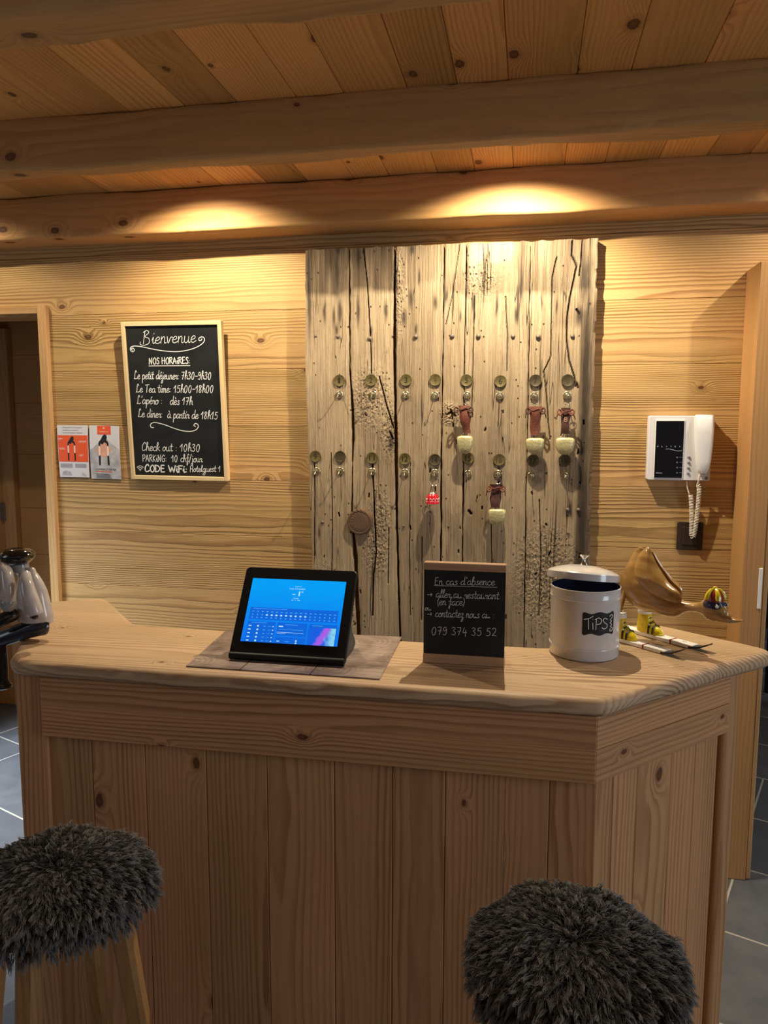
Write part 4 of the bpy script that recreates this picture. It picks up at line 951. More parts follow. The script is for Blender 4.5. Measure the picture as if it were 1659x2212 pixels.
# ================================================================== LEAFLETS on the wall
def leaflet(corners, y, label):
    TL, TR, BR, BL = [aty(c[0], c[1], y) for c in corners]
    def f(a, b, h):
        top = TL.lerp(TR, a); bot = BL.lerp(BR, a); p = bot.lerp(top, b); p.y -= h+0.006*(1-b)*b*4*0.4; return p
    c = f(0.5, 0.5, 0); t = thing('leaflet', (c.x, y, c.z), label, 'leaflet')
    bm = bmesh.new(); n = 8; rows_ = []
    for hh in (0.0, -0.0012):
        rows_.append([[bm.verts.new(f(i/n, j/n, hh)) for i in range(n+1)] for j in range(n+1)])
    for q in rows_:
        for j in range(n):
            for i in range(n): bm.faces.new((q[j][i], q[j][i+1], q[j+1][i+1], q[j+1][i]))
    A, B = rows_
    for i in range(n):
        bm.faces.new((A[0][i], A[0][i+1], B[0][i+1], B[0][i])); bm.faces.new((A[n][i], A[n][i+1], B[n][i+1], B[n][i]))
        bm.faces.new((A[i][0], A[i+1][0], B[i+1][0], B[i][0])); bm.faces.new((A[i][n], A[i+1][n], B[i+1][n], B[i][n]))
    obj('paper', bm, M['paper'], t); return t, f
def quad(bm, f, x0, x1, y0, y1, h, n=6):
    for j in range(n):
        a, b = y0+(y1-y0)*j/n, y0+(y1-y0)*(j+1)/n
        polyf(bm, [(x0, a), (x1, a), (x1, b), (x0, b)], f, h)
def dryer_art(t, f, cx, top, bot, half, h):
    """two-armed boot dryer: black head, white sleeves, black tubes"""
    H = top-bot
    bm = bmesh.new()
    ribbon(bm, cr([(cx-half, bot+H*0.62), (cx-half*0.9, bot+H*0.76), (cx-half*0.3, bot+H*0.82), (cx+half*0.4, bot+H*0.82), (cx+half*0.95, bot+H*0.74), (cx+half, bot+H*0.60)], 5), half*0.42, f, h)
    ribbon(bm, [(cx-half*0.35, bot+H*0.80), (cx+half*0.15, bot+H*0.93), (cx+half*0.45, bot+H*0.95)], half*0.8, f, h)
    for s in (-1, 1): ribbon(bm, [(cx+s*half, bot+H*0.36), (cx+s*half*1.05, bot+H*0.02)], half*0.42, f, h)
    obj('printed_dryer', bm, M['ink'], t)
    bm = bmesh.new()
    for s in (-1, 1): ribbon(bm, [(cx+s*half, bot+H*0.60), (cx+s*half, bot+H*0.36)], half*0.44, f, h+0.0003)
    obj('printed_sleeve', bm, M['pinkwhite'], t)
t, f = leaflet([(123, 918.5), (189.5, 919), (193.5, 1031.5), (130, 1030)], WALL_Y-0.007, 'left leaflet with an orange middle band showing a boot dryer, by the doorway')
bm = bmesh.new(); quad(bm, f, 0.015, 0.99, 0.30, 0.81, 0.0004); obj('orange_band', bm, M['orange'], t)
dryer_art(t, f, 0.45, 0.77, 0.33, 0.105, 0.0008)
bm = bmesh.new()
for i, y in enumerate((0.955, 0.905, 0.855)): font_fit(bm, ('A disposition a la Reception', 'Available at reception', 'An der Rezeption erhaltlich')[i], 0.18, (0.80, 0.70, 0.82)[i], y, 0.030, f, 0.0006)
for x0, x1, y in [(0.05, 0.46, 0.255-0.02*i) for i in range(4)]+[(0.54, 0.92, 0.255-0.02*i) for i in range(4)]: quad(bm, f, x0, x1, y-0.004, y+0.004, 0.0006, 1)
obj('printed_text', bm, M['inkgrey'], t)
bm = bmesh.new()
for x0, x1, y in ((0.03, 0.17, 0.745), (0.03, 0.13, 0.72), (0.70, 0.95, 0.70), (0.70, 0.93, 0.68), (0.03, 0.22, 0.56), (0.03, 0.24, 0.54), (0.70, 0.84, 0.435), (0.70, 0.80, 0.415)): quad(bm, f, x0, x1, y-0.004, y+0.004, 0.0008, 1)
obj('printed_caption', bm, M['pinkwhite'], t)
bm = bmesh.new(); polyf(bm, [(0.08, 0.04), (0.42, 0.03), (0.38, 0.10), (0.25, 0.13), (0.12, 0.11)], f, 0.0006); polyf(bm, [(0.74, 0.05), (0.9, 0.02), (0.86, 0.07), (0.78, 0.09)], f, 0.0006); obj('printed_photo', bm, M['paperphoto'], t)
t, f = leaflet([(192.5, 919), (257, 920), (262, 1035.5), (197.5, 1033.5)], WALL_Y-0.007, 'right leaflet with a snowy picture reading COMPACT DRYER, beside the big chalkboard')
bm = bmesh.new()
for j in range(8): quad(bm, f, 0.0, 1.0, 0.0+0.06*j, 0.06*(j+1), 0.0004, 1)
polyf(bm, [(0, 0.48), (1, 0.48), (1, 0.55), (0.75, 0.66), (0.55, 0.78), (0.35, 0.72), (0.12, 0.58), (0, 0.54)], f, 0.0004)
obj('printed_photo', bm, M['paperphoto'], t)
bm = bmesh.new(); polyf(bm, [(0.2, 0.52), (0.35, 0.42), (0.6, 0.42), (0.72, 0.55), (0.6, 0.7), (0.36, 0.7)], f, 0.0007); obj('printed_glow', bm, M['orangesoft'], t)
bm = bmesh.new(); quad(bm, f, 0.27, 0.72, 0.835, 0.995, 0.0006, 2); obj('orange_tab', bm, M['orange'], t)
bm = bmesh.new(); font_fit(bm, 'THERM-IC', 0.33, 0.65, 0.885, 0.026, f, 0.0011); polyf(bm, [(0.45, 0.955), (0.49, 0.935), (0.53, 0.955), (0.49, 0.975)], f, 0.0011); obj('white_lettering', bm, M['pinkwhite'], t)
dryer_art(t, f, 0.47, 0.81, 0.27, 0.14, 0.0009)
bm = bmesh.new(); font_fit(bm, 'COMPACT DRYER', 0.18, 0.86, 0.178, 0.036, f, 0.0009)
for i in range(4): quad(bm, f, 0.18, (0.62, 0.66, 0.64, 0.70)[i], 0.086-0.024*i, 0.094-0.024*i, 0.0009, 1)
obj('printed_title', bm, M['ink'], t)
bm = bmesh.new(); quad(bm, f, 0.18, 0.70, 0.132, 0.146, 0.0009, 1); obj('orange_line', bm, M['orange'], t)
# ================================================================== PLACEMAT AND TABLET
m1, m2, m3, m4 = [atz(a, b, TOP_Z) for a, b in ((402, 1441), (820, 1469), (868, 1378), (492, 1361))]
bm = bmesh.new(); lo = [bm.verts.new(p+Vector((0, 0, 0.0004))) for p in (m1, m2, m3, m4)]; hi = [bm.verts.new(p+Vector((0, 0, 0.0030))) for p in (m1, m2, m3, m4)]
bm.faces.new(lo); bm.faces.new(hi)
for i in range(4): bm.faces.new((lo[i], lo[(i+1) % 4], hi[(i+1) % 4], hi[i]))
mc = (m1+m3)/2
tag(obj('placemat', bm, M['placemat'], loc=(mc.x, mc.y, TOP_Z)), 'grey-brown wood-print placemat under the tablet on the counter', 'placemat')

def rrect(x0, x1, y0, y1, r, n=6):
    out = []
    for cx, cy, a0 in ((x1-r, y1-r, 0), (x0+r, y1-r, 90), (x0+r, y0+r, 180), (x1-r, y0+r, 270)):
        out += [(cx+r*math.cos(math.radians(a0+90*i/n)), cy+r*math.sin(math.radians(a0+90*i/n))) for i in range(n+1)]
    return out
def slab(bm, outline, z0, z1, mtx, bev=0.0015, mi=0):
    cx = sum(p[0] for p in outline)/len(outline); cy = sum(p[1] for p in outline)/len(outline)
    def ring(z, ins):
        R = []
        for x, y in outline:
            d = math.hypot(x-cx, y-cy); k = (d-ins)/d; R.append(mtx @ Vector((cx+(x-cx)*k, cy+(y-cy)*k, z)))
        return R
    loft(bm, [ring(z0, bev), ring(z0+bev, 0), ring(z1-bev, 0), ring(z1, bev)], mi=mi)
TO = Vector((-0.529, 1.583, 1.0695)); TY = Vector((0, 0.565, 0.825)).normalized(); TX = Vector((1, 0, 0)); TN = TX.cross(TY)
TM = Matrix(((TX.x, TY.x, TN.x, TO.x), (TX.y, TY.y, TN.y, TO.y), (TX.z, TY.z, TN.z, TO.z), (0, 0, 0, 1)))
tb = thing('tablet_stand', (TO.x, 1.66, TOP_Z+0.003), 'black tablet in a slanted desk stand showing a blue weather screen', 'tablet')
bm = bmesh.new(); slab(bm, rrect(-0.139, 0.139, 0.0, 0.228, 0.010), -0.010, 0.0, TM, 0.003); case = obj('case', bm, M['black'], tb)
bm = bmesh.new(); prof = [(1.592, 1.0645), (1.70, 1.0645), (1.728, 1.069), (1.735, 1.076), (1.722, 1.092), (1.700, 1.112), (1.683, 1.150), (1.663, 1.152)]
loft(bm, [[Vector((TO.x+sx, a, b)) for a, b in prof] for sx in (-0.128, 0.128)]); obj('foot', bm, M['grey'], tb)
bm = bmesh.new(); tube(bm, [(TO.x-0.136, 1.588, 1.0725), (TO.x+0.136, 1.588, 1.0725)], 0.0085, 12); obj('front_lip', bm, M['black'], tb, smooth=True)
ftab = planef(TO, TX, TY, TN); gtab = pxplane(TO, TX, TY, TN)
sc_ = [gtab(390+a/3.318, 1200+b/3.318) for a, b in ((418, 617), (1120, 650), (1193, 187), (530, 165))]
sx0 = (sc_[0][0]+sc_[3][0])/2; sx1 = (sc_[1][0]+sc_[2][0])/2; sy0 = (sc_[0][1]+sc_[1][1])/2; sy1 = (sc_[2][1]+sc_[3][1])/2
fs = lambda a, b, h: ftab(sx0+(sx1-sx0)*a, sy0+(sy1-sy0)*b, h)
def gquad(bm, x0, x1, y0, y1, h):
    vs = [bm.verts.new(fs(a, b, h)) for a, b in ((x0, y0), (x1, y0), (x1, y1), (x0, y1))]
    for v, c in zip(vs, ((0, 0, 0), (1, 0, 0), (1, 1, 0), (0, 1, 0))): v[bm.verts.layers.float_vector['gc']] = c
    bm.faces.new(vs)
bm = newbm(); gquad(bm, 0, 1, 0, 1, 0.0006); scr = tag(obj('screen', bm, M['screen'], tb), 'lit blue weather screen')
for x0, x1, y0, y1 in ((0.04, 0.965, 0.345, 0.535), (0.04, 0.335, 0.0, 0.315), (0.355, 0.665, 0.115, 0.315), (0.355, 0.665, 0.0, 0.095), (0.685, 0.975, 0.0, 0.315)):
    bm = newbm(); gquad(bm, x0, x1, y0, y1, 0.0010); obj('weather_panel', bm, M['uipanel'], scr)
bm = newbm(); gquad(bm, 0.71, 0.965, 0.0, 0.262, 0.0014); obj('weather_map', bm, M['map'], scr)
bm = bmesh.new(); font_fit(bm, 'Les Crosets', 0.42, 0.58, 0.855, 0.026, fs, 0.0014); font_fit(bm, '-1', 0.455, 0.535, 0.775, 0.075, fs, 0.0014)
ribbon(bm, [Vector((0.556+0.009*math.cos(i*PI/6), 0.805+0.012*math.sin(i*PI/6))) for i in range(13)], 0.004, fs, 0.0014)
font_fit(bm, 'Neige', 0.475, 0.53, 0.70, 0.020, fs, 0.0014); font_fit(bm, '0 / -6', 0.455, 0.545, 0.672, 0.016, fs, 0.0014)
font_fit(bm, 'DOMICILE', 0.472, 0.54, 0.89, 0.012, fs, 0.0014); obj('screen_text', bm, M['uiwhite'], scr)
def sq(bm, cx, cy, w, hh): polyf(bm, [(cx-w/2, cy-hh/2), (cx+w/2, cy-hh/2), (cx+w/2, cy+hh/2), (cx-w/2, cy+hh/2)], fs, 0.0014)
bm = bmesh.new(); bm2 = bmesh.new()
for i in range(18):
    cx = 0.075+i*0.0505
    sq(bm2, cx, 0.470, 0.024, 0.010); sq(bm2, cx, 0.375, 0.018, 0.012)
    if 3 <= i <= 10 or i == 11: polyf(bm, [(cx+0.012*math.cos(a*PI/5), 0.420+0.013*math.sin(a*PI/5)) for a in range(10)], fs, 0.0014)
    else: sq(bm2, cx, 0.420, 0.010, 0.020)
for j in range(5):
    y = 0.245-j*0.056; sq(bm, 0.07, y, 0.028, 0.014); polyf(bm, [(0.155+0.011*math.cos(a*PI/5), y+0.014*math.sin(a*PI/5)) for a in range(10)], fs, 0.0014); sq(bm2, 0.225, y, 0.022, 0.010); sq(bm2, 0.275, y, 0.03, 0.005); sq(bm, 0.315, y, 0.014, 0.013)
sq(bm, 0.395, 0.255, 0.045, 0.018); sq(bm2, 0.50, 0.285, 0.13, 0.006); sq(bm2, 0.505, 0.210, 0.26, 0.005); sq(bm, 0.50, 0.165, 0.28, 0.005); sq(bm, 0.41, 0.148, 0.09, 0.005)
sq(bm2, 0.16, 0.295, 0.16, 0.006); sq(bm2, 0.25, 0.515, 0.36, 0.006); sq(bm, 0.39, 0.03, 0.028, 0.013); sq(bm2, 0.48, 0.03, 0.04, 0.008); sq(bm, 0.575, 0.045, 0.014, 0.028); sq(bm, 0.575, 0.012, 0.02, 0.014); sq(bm2, 0.77, 0.290, 0.11, 0.007)
obj('forecast_icons', bm, M['uiwhite'], scr); obj('forecast_figures', bm2, M['uidim'], scr)

# ================================================================== TIPS CANISTER
CC = Vector((0.1435, 1.812, TOP_Z)); CRD = 0.0812
cn = thing('tips_canister', tuple(CC), 'cream enamel canister with an ajar lid and a black TIPS label, on the counter', 'canister')
bm = bmesh.new()
lathe(bm, [(0, 0), (0.076, 0.0), (0.0795, 0.0012), (0.0812, 0.004), (0.0812, 0.0235), (0.0822, 0.0250), (0.0826, 0.0268), (0.0818, 0.0285), (0.0806, 0.0300), (0.0806, 0.1395), (0.0818, 0.1408), (0.0824, 0.1425), (0.0816, 0.1442), (0.0808, 0.1455), (0.0808, 0.1625), (0.0812, 0.1645), (0.0802, 0.1658), (0.0786, 0.1650)], 72, Matrix.Translation(CC))
obj('body', bm, M['enamel'], cn, smooth=True)
bm = bmesh.new(); lathe(bm, [(0.0786, 0.1648), (0.0784, 0.155), (0.0784, 0.008), (0.0, 0.006)], 72, Matrix.Translation(CC)); tag(obj('lining', bm, M['inside'], cn, smooth=True), 'inside coloured dark blue for a reflection')
LM = Matrix.Translation((0.139, 1.852, 1.2395)) @ Matrix.Rotation(math.radians(8.5), 4, 'X').inverted() @ Matrix.Rotation(math.radians(-3), 4, 'Y').inverted()
bm = bmesh.new()
lathe(bm, [(0, 0.0265), (0.015, 0.0260), (0.035, 0.0240), (0.055, 0.0200), (0.070, 0.0152), (0.0785, 0.0116), (0.0822, 0.0098), (0.0845, 0.0075), (0.0848, 0.0045), (0.0848, -0.0075), (0.0838, -0.0085), (0.0825, -0.0070), (0.0815, 0.006), (0.06, 0.014), (0, 0.022)], 72, LM)
lid = tag(obj('lid', bm, M['enamel'], cn, smooth=True), 'lid pushed back and ajar')
bm = bmesh.new(); lathe(bm, [(0.0, 0.025), (0.0085, 0.0262), (0.0055, 0.0315), (0.0042, 0.0385), (0.0055, 0.0430), (0.0105, 0.0470), (0.0118, 0.0490), (0.0108, 0.0505), (0.006, 0.0512), (0, 0.0514)], 28, LM); obj('knob', bm, M['steel'], lid, smooth=True)
la0 = math.radians(-94.5+24.5); 
def fcan(a, b, h):  # a: arc length to the right, b: height
    th = la0+a/CRD; r = 0.0806+0.0006+h; return CC+Vector((r*math.cos(th), r*math.sin(th), b))
LW, LB, LT = 0.0395, 0.066, 0.1165
out = []
for k in range(13): u_ = -1+k/6; out.append((u_*LW, LB-0.0022*math.cos(u_*PI*2.0)-0.0025*(1 if abs(u_) < 0.2 else 0)))
out += [(LW+0.001, LB+0.012), (LW-0.003, (LB+LT)/2), (LW+0.001, LT-0.010)]
for k in range(13): u_ = 1-k/6; out.append((u_*LW, LT+0.0024*math.cos(u_*PI*2.0)+0.003*(1 if abs(u_) < 0.2 else 0)))
out += [(-LW-0.001, LT-0.010), (-LW+0.003, (LB+LT)/2), (-LW-0.001, LB+0.012)]
bm = bmesh.new(); n = 24; cols_ = []
for i in range(n+1):
    a = -LW+2*LW*i/n; u_ = a/LW; w1 = 0.0022*math.cos(u_*PI*2.0); lo_, hi_ = LB-w1, LT+w1
    if abs(u_) > 0.93: lo_ += 0.004; hi_ -= 0.004
    cols_.append((bm.verts.new(fcan(a, lo_, 0)), bm.verts.new(fcan(a, (LB+LT)/2, 0)), bm.verts.new(fcan(a, hi_, 0))))
for a, b in zip(cols_, cols_[1:]):
    for k in (0, 1): bm.faces.new((a[k], b[k], b[k+1], a[k+1]))
lbl = obj('label_sticker', bm, M['board'], cn)
bm = bmesh.new(); P0, P1_ = (-0.0345, 0.0775), (0.021, 0.0785)
for pts in ([(-0.036, 0.1015), (-0.024, 0.1045), (-0.016, 0.1095)], [(-0.0265, 0.104), (-0.0255, 0.079)], [(-0.0165, 0.094), (-0.0155, 0.079)], [(-0.0165, 0.102), (-0.0163, 0.1025)], [(-0.009, 0.078), (-0.0085, 0.1035)]):
    ribbon(bm, [Vector(p) for p in pts], 0.0016, fcan, 0.0005)
for pts in ([(-0.011, 0.102), (-0.003, 0.1055), (0.004, 0.100), (0.001, 0.092), (-0.007, 0.0905)], [(0.019, 0.101), (0.013, 0.104), (0.008, 0.100), (0.012, 0.0935), (0.019, 0.0885), (0.017, 0.081), (0.009, 0.0795), (0.006, 0.083)],
            [(0.026, 0.107), (0.031, 0.111), (0.035, 0.107), (0.031, 0.102), (0.028, 0.0985), (0.032, 0.0955), (0.0275, 0.092), (0.033, 0.087), (0.0285, 0.0835), (0.035, 0.079), (0.034, 0.073), (0.028, 0.0725), (0.027, 0.0765), (0.030, 0.0775)]):
    ribbon(bm, cr([Vector(p) for p in pts], 6), 0.0017, fcan, 0.0005)
obj('label_lettering', bm, M['chalk'], lbl)

# ================================================================== WOODEN DUCK ON SKIS
DH = math.radians(-45); dhd = Vector((math.cos(DH), math.sin(DH), 0)); dnn = Vector((-dhd.y, dhd.x, 0)); DC = Vector((0.300, 1.940, TOP_Z))
def dk(x, y, off=0.0):
    p = atplane(x, y, DC+dnn*off, dnn)-DC; return (p.dot(dhd), p.z)
def dz(a, b, off=0.0): return dk(1160+a/3.456, 1150+b/3.456, off)
du = thing('wooden_duck', tuple(DC), 'varnished wooden duck on white skis, bending forward beside the canister', 'duck ornament', rz=DH)
def spine_loft(bm, sp, n=20):
    """sp: (x, z, radius in plane, half width)"""
    P = cr([Vector((a, b, 0)) for a, b, _, _ in sp], 4); RR = cr([Vector((c, d, 0)) for _, _, c, d in sp], 4); rings = []
    for i, p in enumerate(P):
        tg = (P[min(i+1, len(P)-1)]-P[max(i-1, 0)]).normalized(); nn = Vector((-tg.y, tg.x, 0)); r, w = max(RR[i].x, 0.0012), max(RR[i].y, 0.0012)
        rings.append([Vector((p.x+nn.x*r*math.cos(2*PI*j/n), w*math.sin(2*PI*j/n), p.y+nn.y*r*math.cos(2*PI*j/n))) for j in range(n)])
    loft(bm, rings)
def pairs(lst):
    """(upper px, lower px, half width): centre and in-plane radius between two outline points of the photo"""
    o = []
    for a, b, w in lst:
        p, q = Vector(dz(*a)), Vector(dz(*b)); c = (p+q)/2; o.append([c.x, c.y, (p-q).length/2, w, (p-q).normalized()])
    for i, e in enumerate(o):
        a, b = o[max(i-1, 0)], o[min(i+1, len(o)-1)]; tg = Vector((b[0]-a[0], b[1]-a[1])).normalized()
        e[2] *= max(0.55, abs(Vector((-tg.y, tg.x)).dot(e[4])))
    return [e[:4] for e in o]
bm = bmesh.new()
spine_loft(bm, pairs([((792, 112), (764, 116), 0.003), ((815, 160), (720, 160), 0.009), ((850, 235), (685, 235), 0.022), ((885, 285), (655, 315), 0.029), ((930, 350), (630, 400), 0.036), ((975, 405), (690, 500), 0.038),
                      ((1030, 455), (800, 548), 0.036), ((1060, 478), (900, 592), 0.031), ((1085, 490), (985, 624), 0.025), ((1120, 506), (1065, 602), 0.017), ((1170, 524), (1150, 590), 0.0125), ((1235, 520), (1210, 604), 0.014), ((1300, 490), (1270, 645), 0.019), ((1375, 530), (1330, 668), 0.017), ((1415, 600), (1390, 676), 0.013), ((1460, 628), (1445, 681), 0.011), ((1510, 645), (1500, 673), 0.010), ((1545, 656), (1540, 662), 0.005)]))
obj('body', bm, M['duck'], du, smooth=True, local=True)
wo = [dz(a, b, -0.03) for a, b in ((786, 116), (812, 165), (850, 240), (890, 300), (950, 385), (1035, 470), (1030, 540), (930, 530), (820, 490), (740, 420), (695, 340), (680, 280), (695, 215), (735, 145))]
wc = (sum(p[0] for p in wo)/len(wo), sum(p[1] for p in wo)/len(wo)); wo = [(q.x, q.y) for q in cr([Vector((a, b, 0)) for a, b in wo], 4, True)]
def wfac(z): return 0.30+0.70*min(1.0, max(0.0, (0.262-z)/0.095))
for sg in (-1, 1):
    bm = bmesh.new(); rings = []
    for k in (1.0, 0.985, 0.93, 0.82, 0.65, 0.42, 0.18, 0.02):
        rings.append([Vector((wc[0]+(a-wc[0])*k*(1.0 if sg < 0 else 0.82), sg*(0.010+0.026*math.sqrt(max(0, 1-k**3)))*wfac(wc[1]+(b-wc[1])*k), wc[1]+(b-wc[1])*k*(1.0 if sg < 0 else 0.82))) for a, b in wo])
    loft(bm, rings); obj('wing', bm, M['duck'], du, smooth=True, local=True)
# knitted hat with goggles
hb = Vector(dz(1322, 545)); ht = Vector(dz(1330, 415)); up = (ht-hb).normalized(); fwd = Vector((up.y, -up.x))
HM = Matrix(((fwd.x, 0, up.x, hb.x), (0, 1, 0, 0), (fwd.y, 0, up.y, hb.y), (0, 0, 0, 1)))
hh = (ht-hb).length
bm = bmesh.new(); lathe(bm, [(0.023, -0.004), (0.0245, 0.002), (0.022, 0.008), (0.020, 0.012)], 28, HM); hatb = obj('hat_band', bm, M['purple'], du, smooth=True, local=True)
bm = bmesh.new(); lathe(bm, [(0.0205, 0.008), (0.0195, hh*0.45), (0.016, hh*0.7), (0.009, hh*0.88), (0, hh*0.93)], 28, HM); hat = obj('hat', bm, M['redpaint'], du, smooth=True, local=True)
bm = bmesh.new()
for a in (-1.9, -0.6, 0.8, 2.2):
    P = [Vector((math.cos(a)*r, math.sin(a)*r, zz)) for r, zz in ((0.0207, hh*0.36), (0.0195, hh*0.52), (0.0165, hh*0.71), (0.0095, hh*0.90), (0.001, hh*0.95))]
    tube(bm, [HM @ p for p in P], [0.0055, 0.0065, 0.0055, 0.0040, 0.0030], 8)
ball(bm, HM @ Vector((0, 0, hh*0.98)), 0.0052, n=12, m=8); obj('hat_stripes', bm, M['yellow'], hat, smooth=True, local=True)
bm = bmesh.new()
for sg in (-1, 1): ball(bm, HM @ Vector((0.017, sg*0.0125, 0.004)), 0.0068, 0.0085, 0.0062, n=14, m=8)
gog = obj('goggles', bm, M['blackpaint'], du, smooth=True, local=True)
for sg in (-1, 1):
    bm = bmesh.new(); ball(bm, HM @ Vector((0.0185, sg*0.0185, 0.003)), 0.0042, 0.003, 0.0042, n=12, m=8); obj('goggle_lens', bm, M['white'], gog, smooth=True, local=True)
SO = 0.0475
for sg in (-1, 1):
    y = sg*SO; xs = 0.0 if sg > 0 else -0.035
    xf = dk(1496, 1399, SO-0.0125)[0] if sg > 0 else dk(1436, 1412, -SO-0.0125)[0]
    bm = bmesh.new(); cbox(bm, xf-0.235, xf, y-0.0135, y+0.0135, 0.0008, 0.0105, 'x', 0.0012); ski = obj('ski', bm, M['white'], du, local=True)
    bm = bmesh.new(); N = 8; r1, r2 = [], []
    for i in range(N+1):
        k = i/N; zz = 0.005+0.016*k*k; xx = xf-0.012+0.050*k; w = 0.0137*(1-0.25*k*k); th = 0.0042*(1-0.55*k)
        r1.append([Vector((xx, y-w, zz-th)), Vector((xx, y+w, zz-th)), Vector((xx, y+w, zz+0.0015)), Vector((xx, y-w, zz+0.0015))])
    loft(bm, r1); obj('ski_tip', bm, M['blackpaint'], ski, local=True)
    bm = bmesh.new(); cbox(bm, xf-0.064, xf-0.0595, y-0.0138, y+0.0138, 0.0006, 0.0109, 'y', 0.0003); obj('red_stripe', bm, M['redpaint'], ski, local=True)
    bm = bmesh.new(); 
    for q in (0, 0.006): ribbon(bm, [(xf-0.038+q, y+0.001), (xf-0.034+q, y+0.004), (xf-0.032+q, y-0.001)], 0.0012, lambda a, b, h: Vector((a, b, 0.0108+h)))
    obj('ski_marking', bm, M['ink'], ski, local=True)
    bx = xf-0.148+(0.004 if sg < 0 else 0.0)
    # boot: shaft, foot, toe
    bm = bmesh.new(); rings = []
    for zz, xa, xb, w in ((0.0105, -0.020, 0.052, 0.0135), (0.016, -0.021, 0.055, 0.0145), (0.024, -0.021, 0.050, 0.014), (0.031, -0.020, 0.036, 0.0125), (0.038, -0.018, 0.021, 0.0125), (0.048, -0.0175, 0.0165, 0.0130), (0.060, -0.0175, 0.0165, 0.0135)):
        rings.append(super_ring(bx+(xa+xb)/2, y, zz, (xb-xa)/2, w, 24, 0.7))
    loft(bm, rings); boot = obj('boot', bm, M['yellow'], du, smooth=True, local=True)
    bm = bmesh.new(); lathe(bm, [(0.0, 0.0585), (0.0165, 0.0585), (0.0180, 0.061), (0.0180, 0.070), (0.0165, 0.0735), (0.008, 0.0738), (0, 0.0738)], 24, Matrix.Translation((bx-0.0005, y, 0))); obj('cuff', bm, M['white'], boot, smooth=True, local=True)
    for q in (0.022, 0.034):
        bm = bmesh.new(); pts = [Vector((bx+q, y+0.0153*math.cos(a), 0.011+(0.0372-q*0.417)*math.sin(a)**0.6)) for a in [PI*i/10 for i in range(11)]]
        L_ = [[p+Vector((-0.0024, 0, 0)), p+Vector((0.0024, 0, 0)), p+Vector((0.0024, (p.y-y)*0.06, 0.0012)), p+Vector((-0.0024, (p.y-y)*0.06, 0.0012))] for p in pts]
        loft(bm, L_); obj('binding_strap', bm, M['blackpaint'], boot, local=True)
    bm = bmesh.new()
    for k in range(3):
        zz = 0.033+k*0.007; xx = bx+0.032-k*0.008
        tube(bm, [(xx, y-0.006, zz), (xx+0.0015, y, zz+0.0035), (xx, y+0.006, zz)], 0.0011, 6)
    obj('bootlace', bm, M['blackpaint'], boot, smooth=True, local=True)
    zt_ = 0.118 if sg > 0 else 0.125
    bm = bmesh.new(); tube(bm, [(bx-0.001, y, 0.070), (bx-0.002, y*0.75, 0.095), (bx-0.004, y*0.5, zt_)], [0.0055, 0.0055, 0.006], 12); obj('leg', bm, M['duck'], du, smooth=True, local=True)

# ================================================================== DOOR INTERCOM AND SOCKET PLATE
IY = WALL_Y-0.045
ix0, ix1 = aty(1400, 968, IY).x, aty(1538, 968, IY).x; iz1 = aty(1470, 898, IY).z; iz0 = aty(1466, 1038, IY).z
ic = thing('door_intercom', ((ix0+ix1)/2, WALL_Y, (iz0+iz1)/2), 'white video door intercom with a black glass screen and a handset on the right wall', 'intercom')
bm = newbm(); IMX = Matrix()
slab(bm, rrect(ix0, ix1, iz0, iz1, 0.006), 0.0, 0.040, Matrix(((1, 0, 0, 0), (0, 0, -1, WALL_Y), (0, 1, 0, 0), (0, 0, 0, 1))), 0.003); obj('housing', bm, M['plastic'], ic)
FI = Matrix(((1, 0, 0, 0), (0, 0, -1, WALL_Y-0.040), (0, 1, 0, 0), (0, 0, 0, 1)))
ip = lambda a, b: (lambda p: (p.x, p.z))(aty(1370+a/5.74, 860+b/5.74, IY+0.003))
a_, b_ = ip(245, 985), ip(622, 285); gx0, gz0, gx1, gz1 = a_[0], a_[1], b_[0], b_[1]
bm = newbm(); slab(bm, rrect(gx0-0.002, gx1+0.002, gz0-0.002, gz1+0.006, 0.002), 0.0, 0.0035, FI, 0.0008); obj('bezel', bm, M['white'], ic)
bm = newbm(); slab(bm, rrect(gx0, gx1, gz0, gz1, 0.001), 0.0, 0.0045, FI, 0.0004); gl_ = obj('screen', bm, M['glass'], ic)
fi = lambda a, b, h: Vector((a, WALL_Y-0.0447-h, b))
bm = bmesh.new()
for i, c in enumerate('PLATEA'):
    q = ip(292+i*54, 600); font_fit(bm, c, q[0]-0.0022, q[0]+0.0022, q[1], 0.0045, fi, 0.0)
ribbon(bm, cr([ip(*p) for p in ((392, 632), (430, 630), (475, 640), (530, 655), (588, 652))] and [Vector(ip(*p)) for p in ((392, 632), (430, 630), (475, 640), (530, 655), (588, 652))], 5), 0.0014, fi, 0.0)
q0, q1 = ip(268, 925), ip(350, 922); font_fit(bm, 'Golmar', q0[0], q1[0], q0[1], 0.0045, fi, 0.0)
for yy_ in (735, 797, 860, 925):
    c = ip(530, yy_); ribbon(bm, [Vector((c[0]+0.0022*math.cos(i*PI/6), c[1]+0.0022*math.sin(i*PI/6))) for i in range(13)], 0.0006, fi, 0.0); ribbon(bm, [Vector(ip(560, yy_-2)), Vector(ip(600, yy_-2))], 0.0005, fi, 0.0)
obj('screen_print', bm, M['print'], gl_)
for yy_, xx_ in ((735, 680), (800, 676), (868, 673), (935, 670)):
    c = ip(xx_, yy_); bm = bmesh.new(); lathe(bm, [(0, 0.005), (0.003, 0.0045), (0.0045, 0.002), (0.0048, -0.001)], 16, Matrix.Translation((c[0], WALL_Y-0.040, c[1])) @ ROTX); obj('button', bm, M['button'], ic, smooth=True)
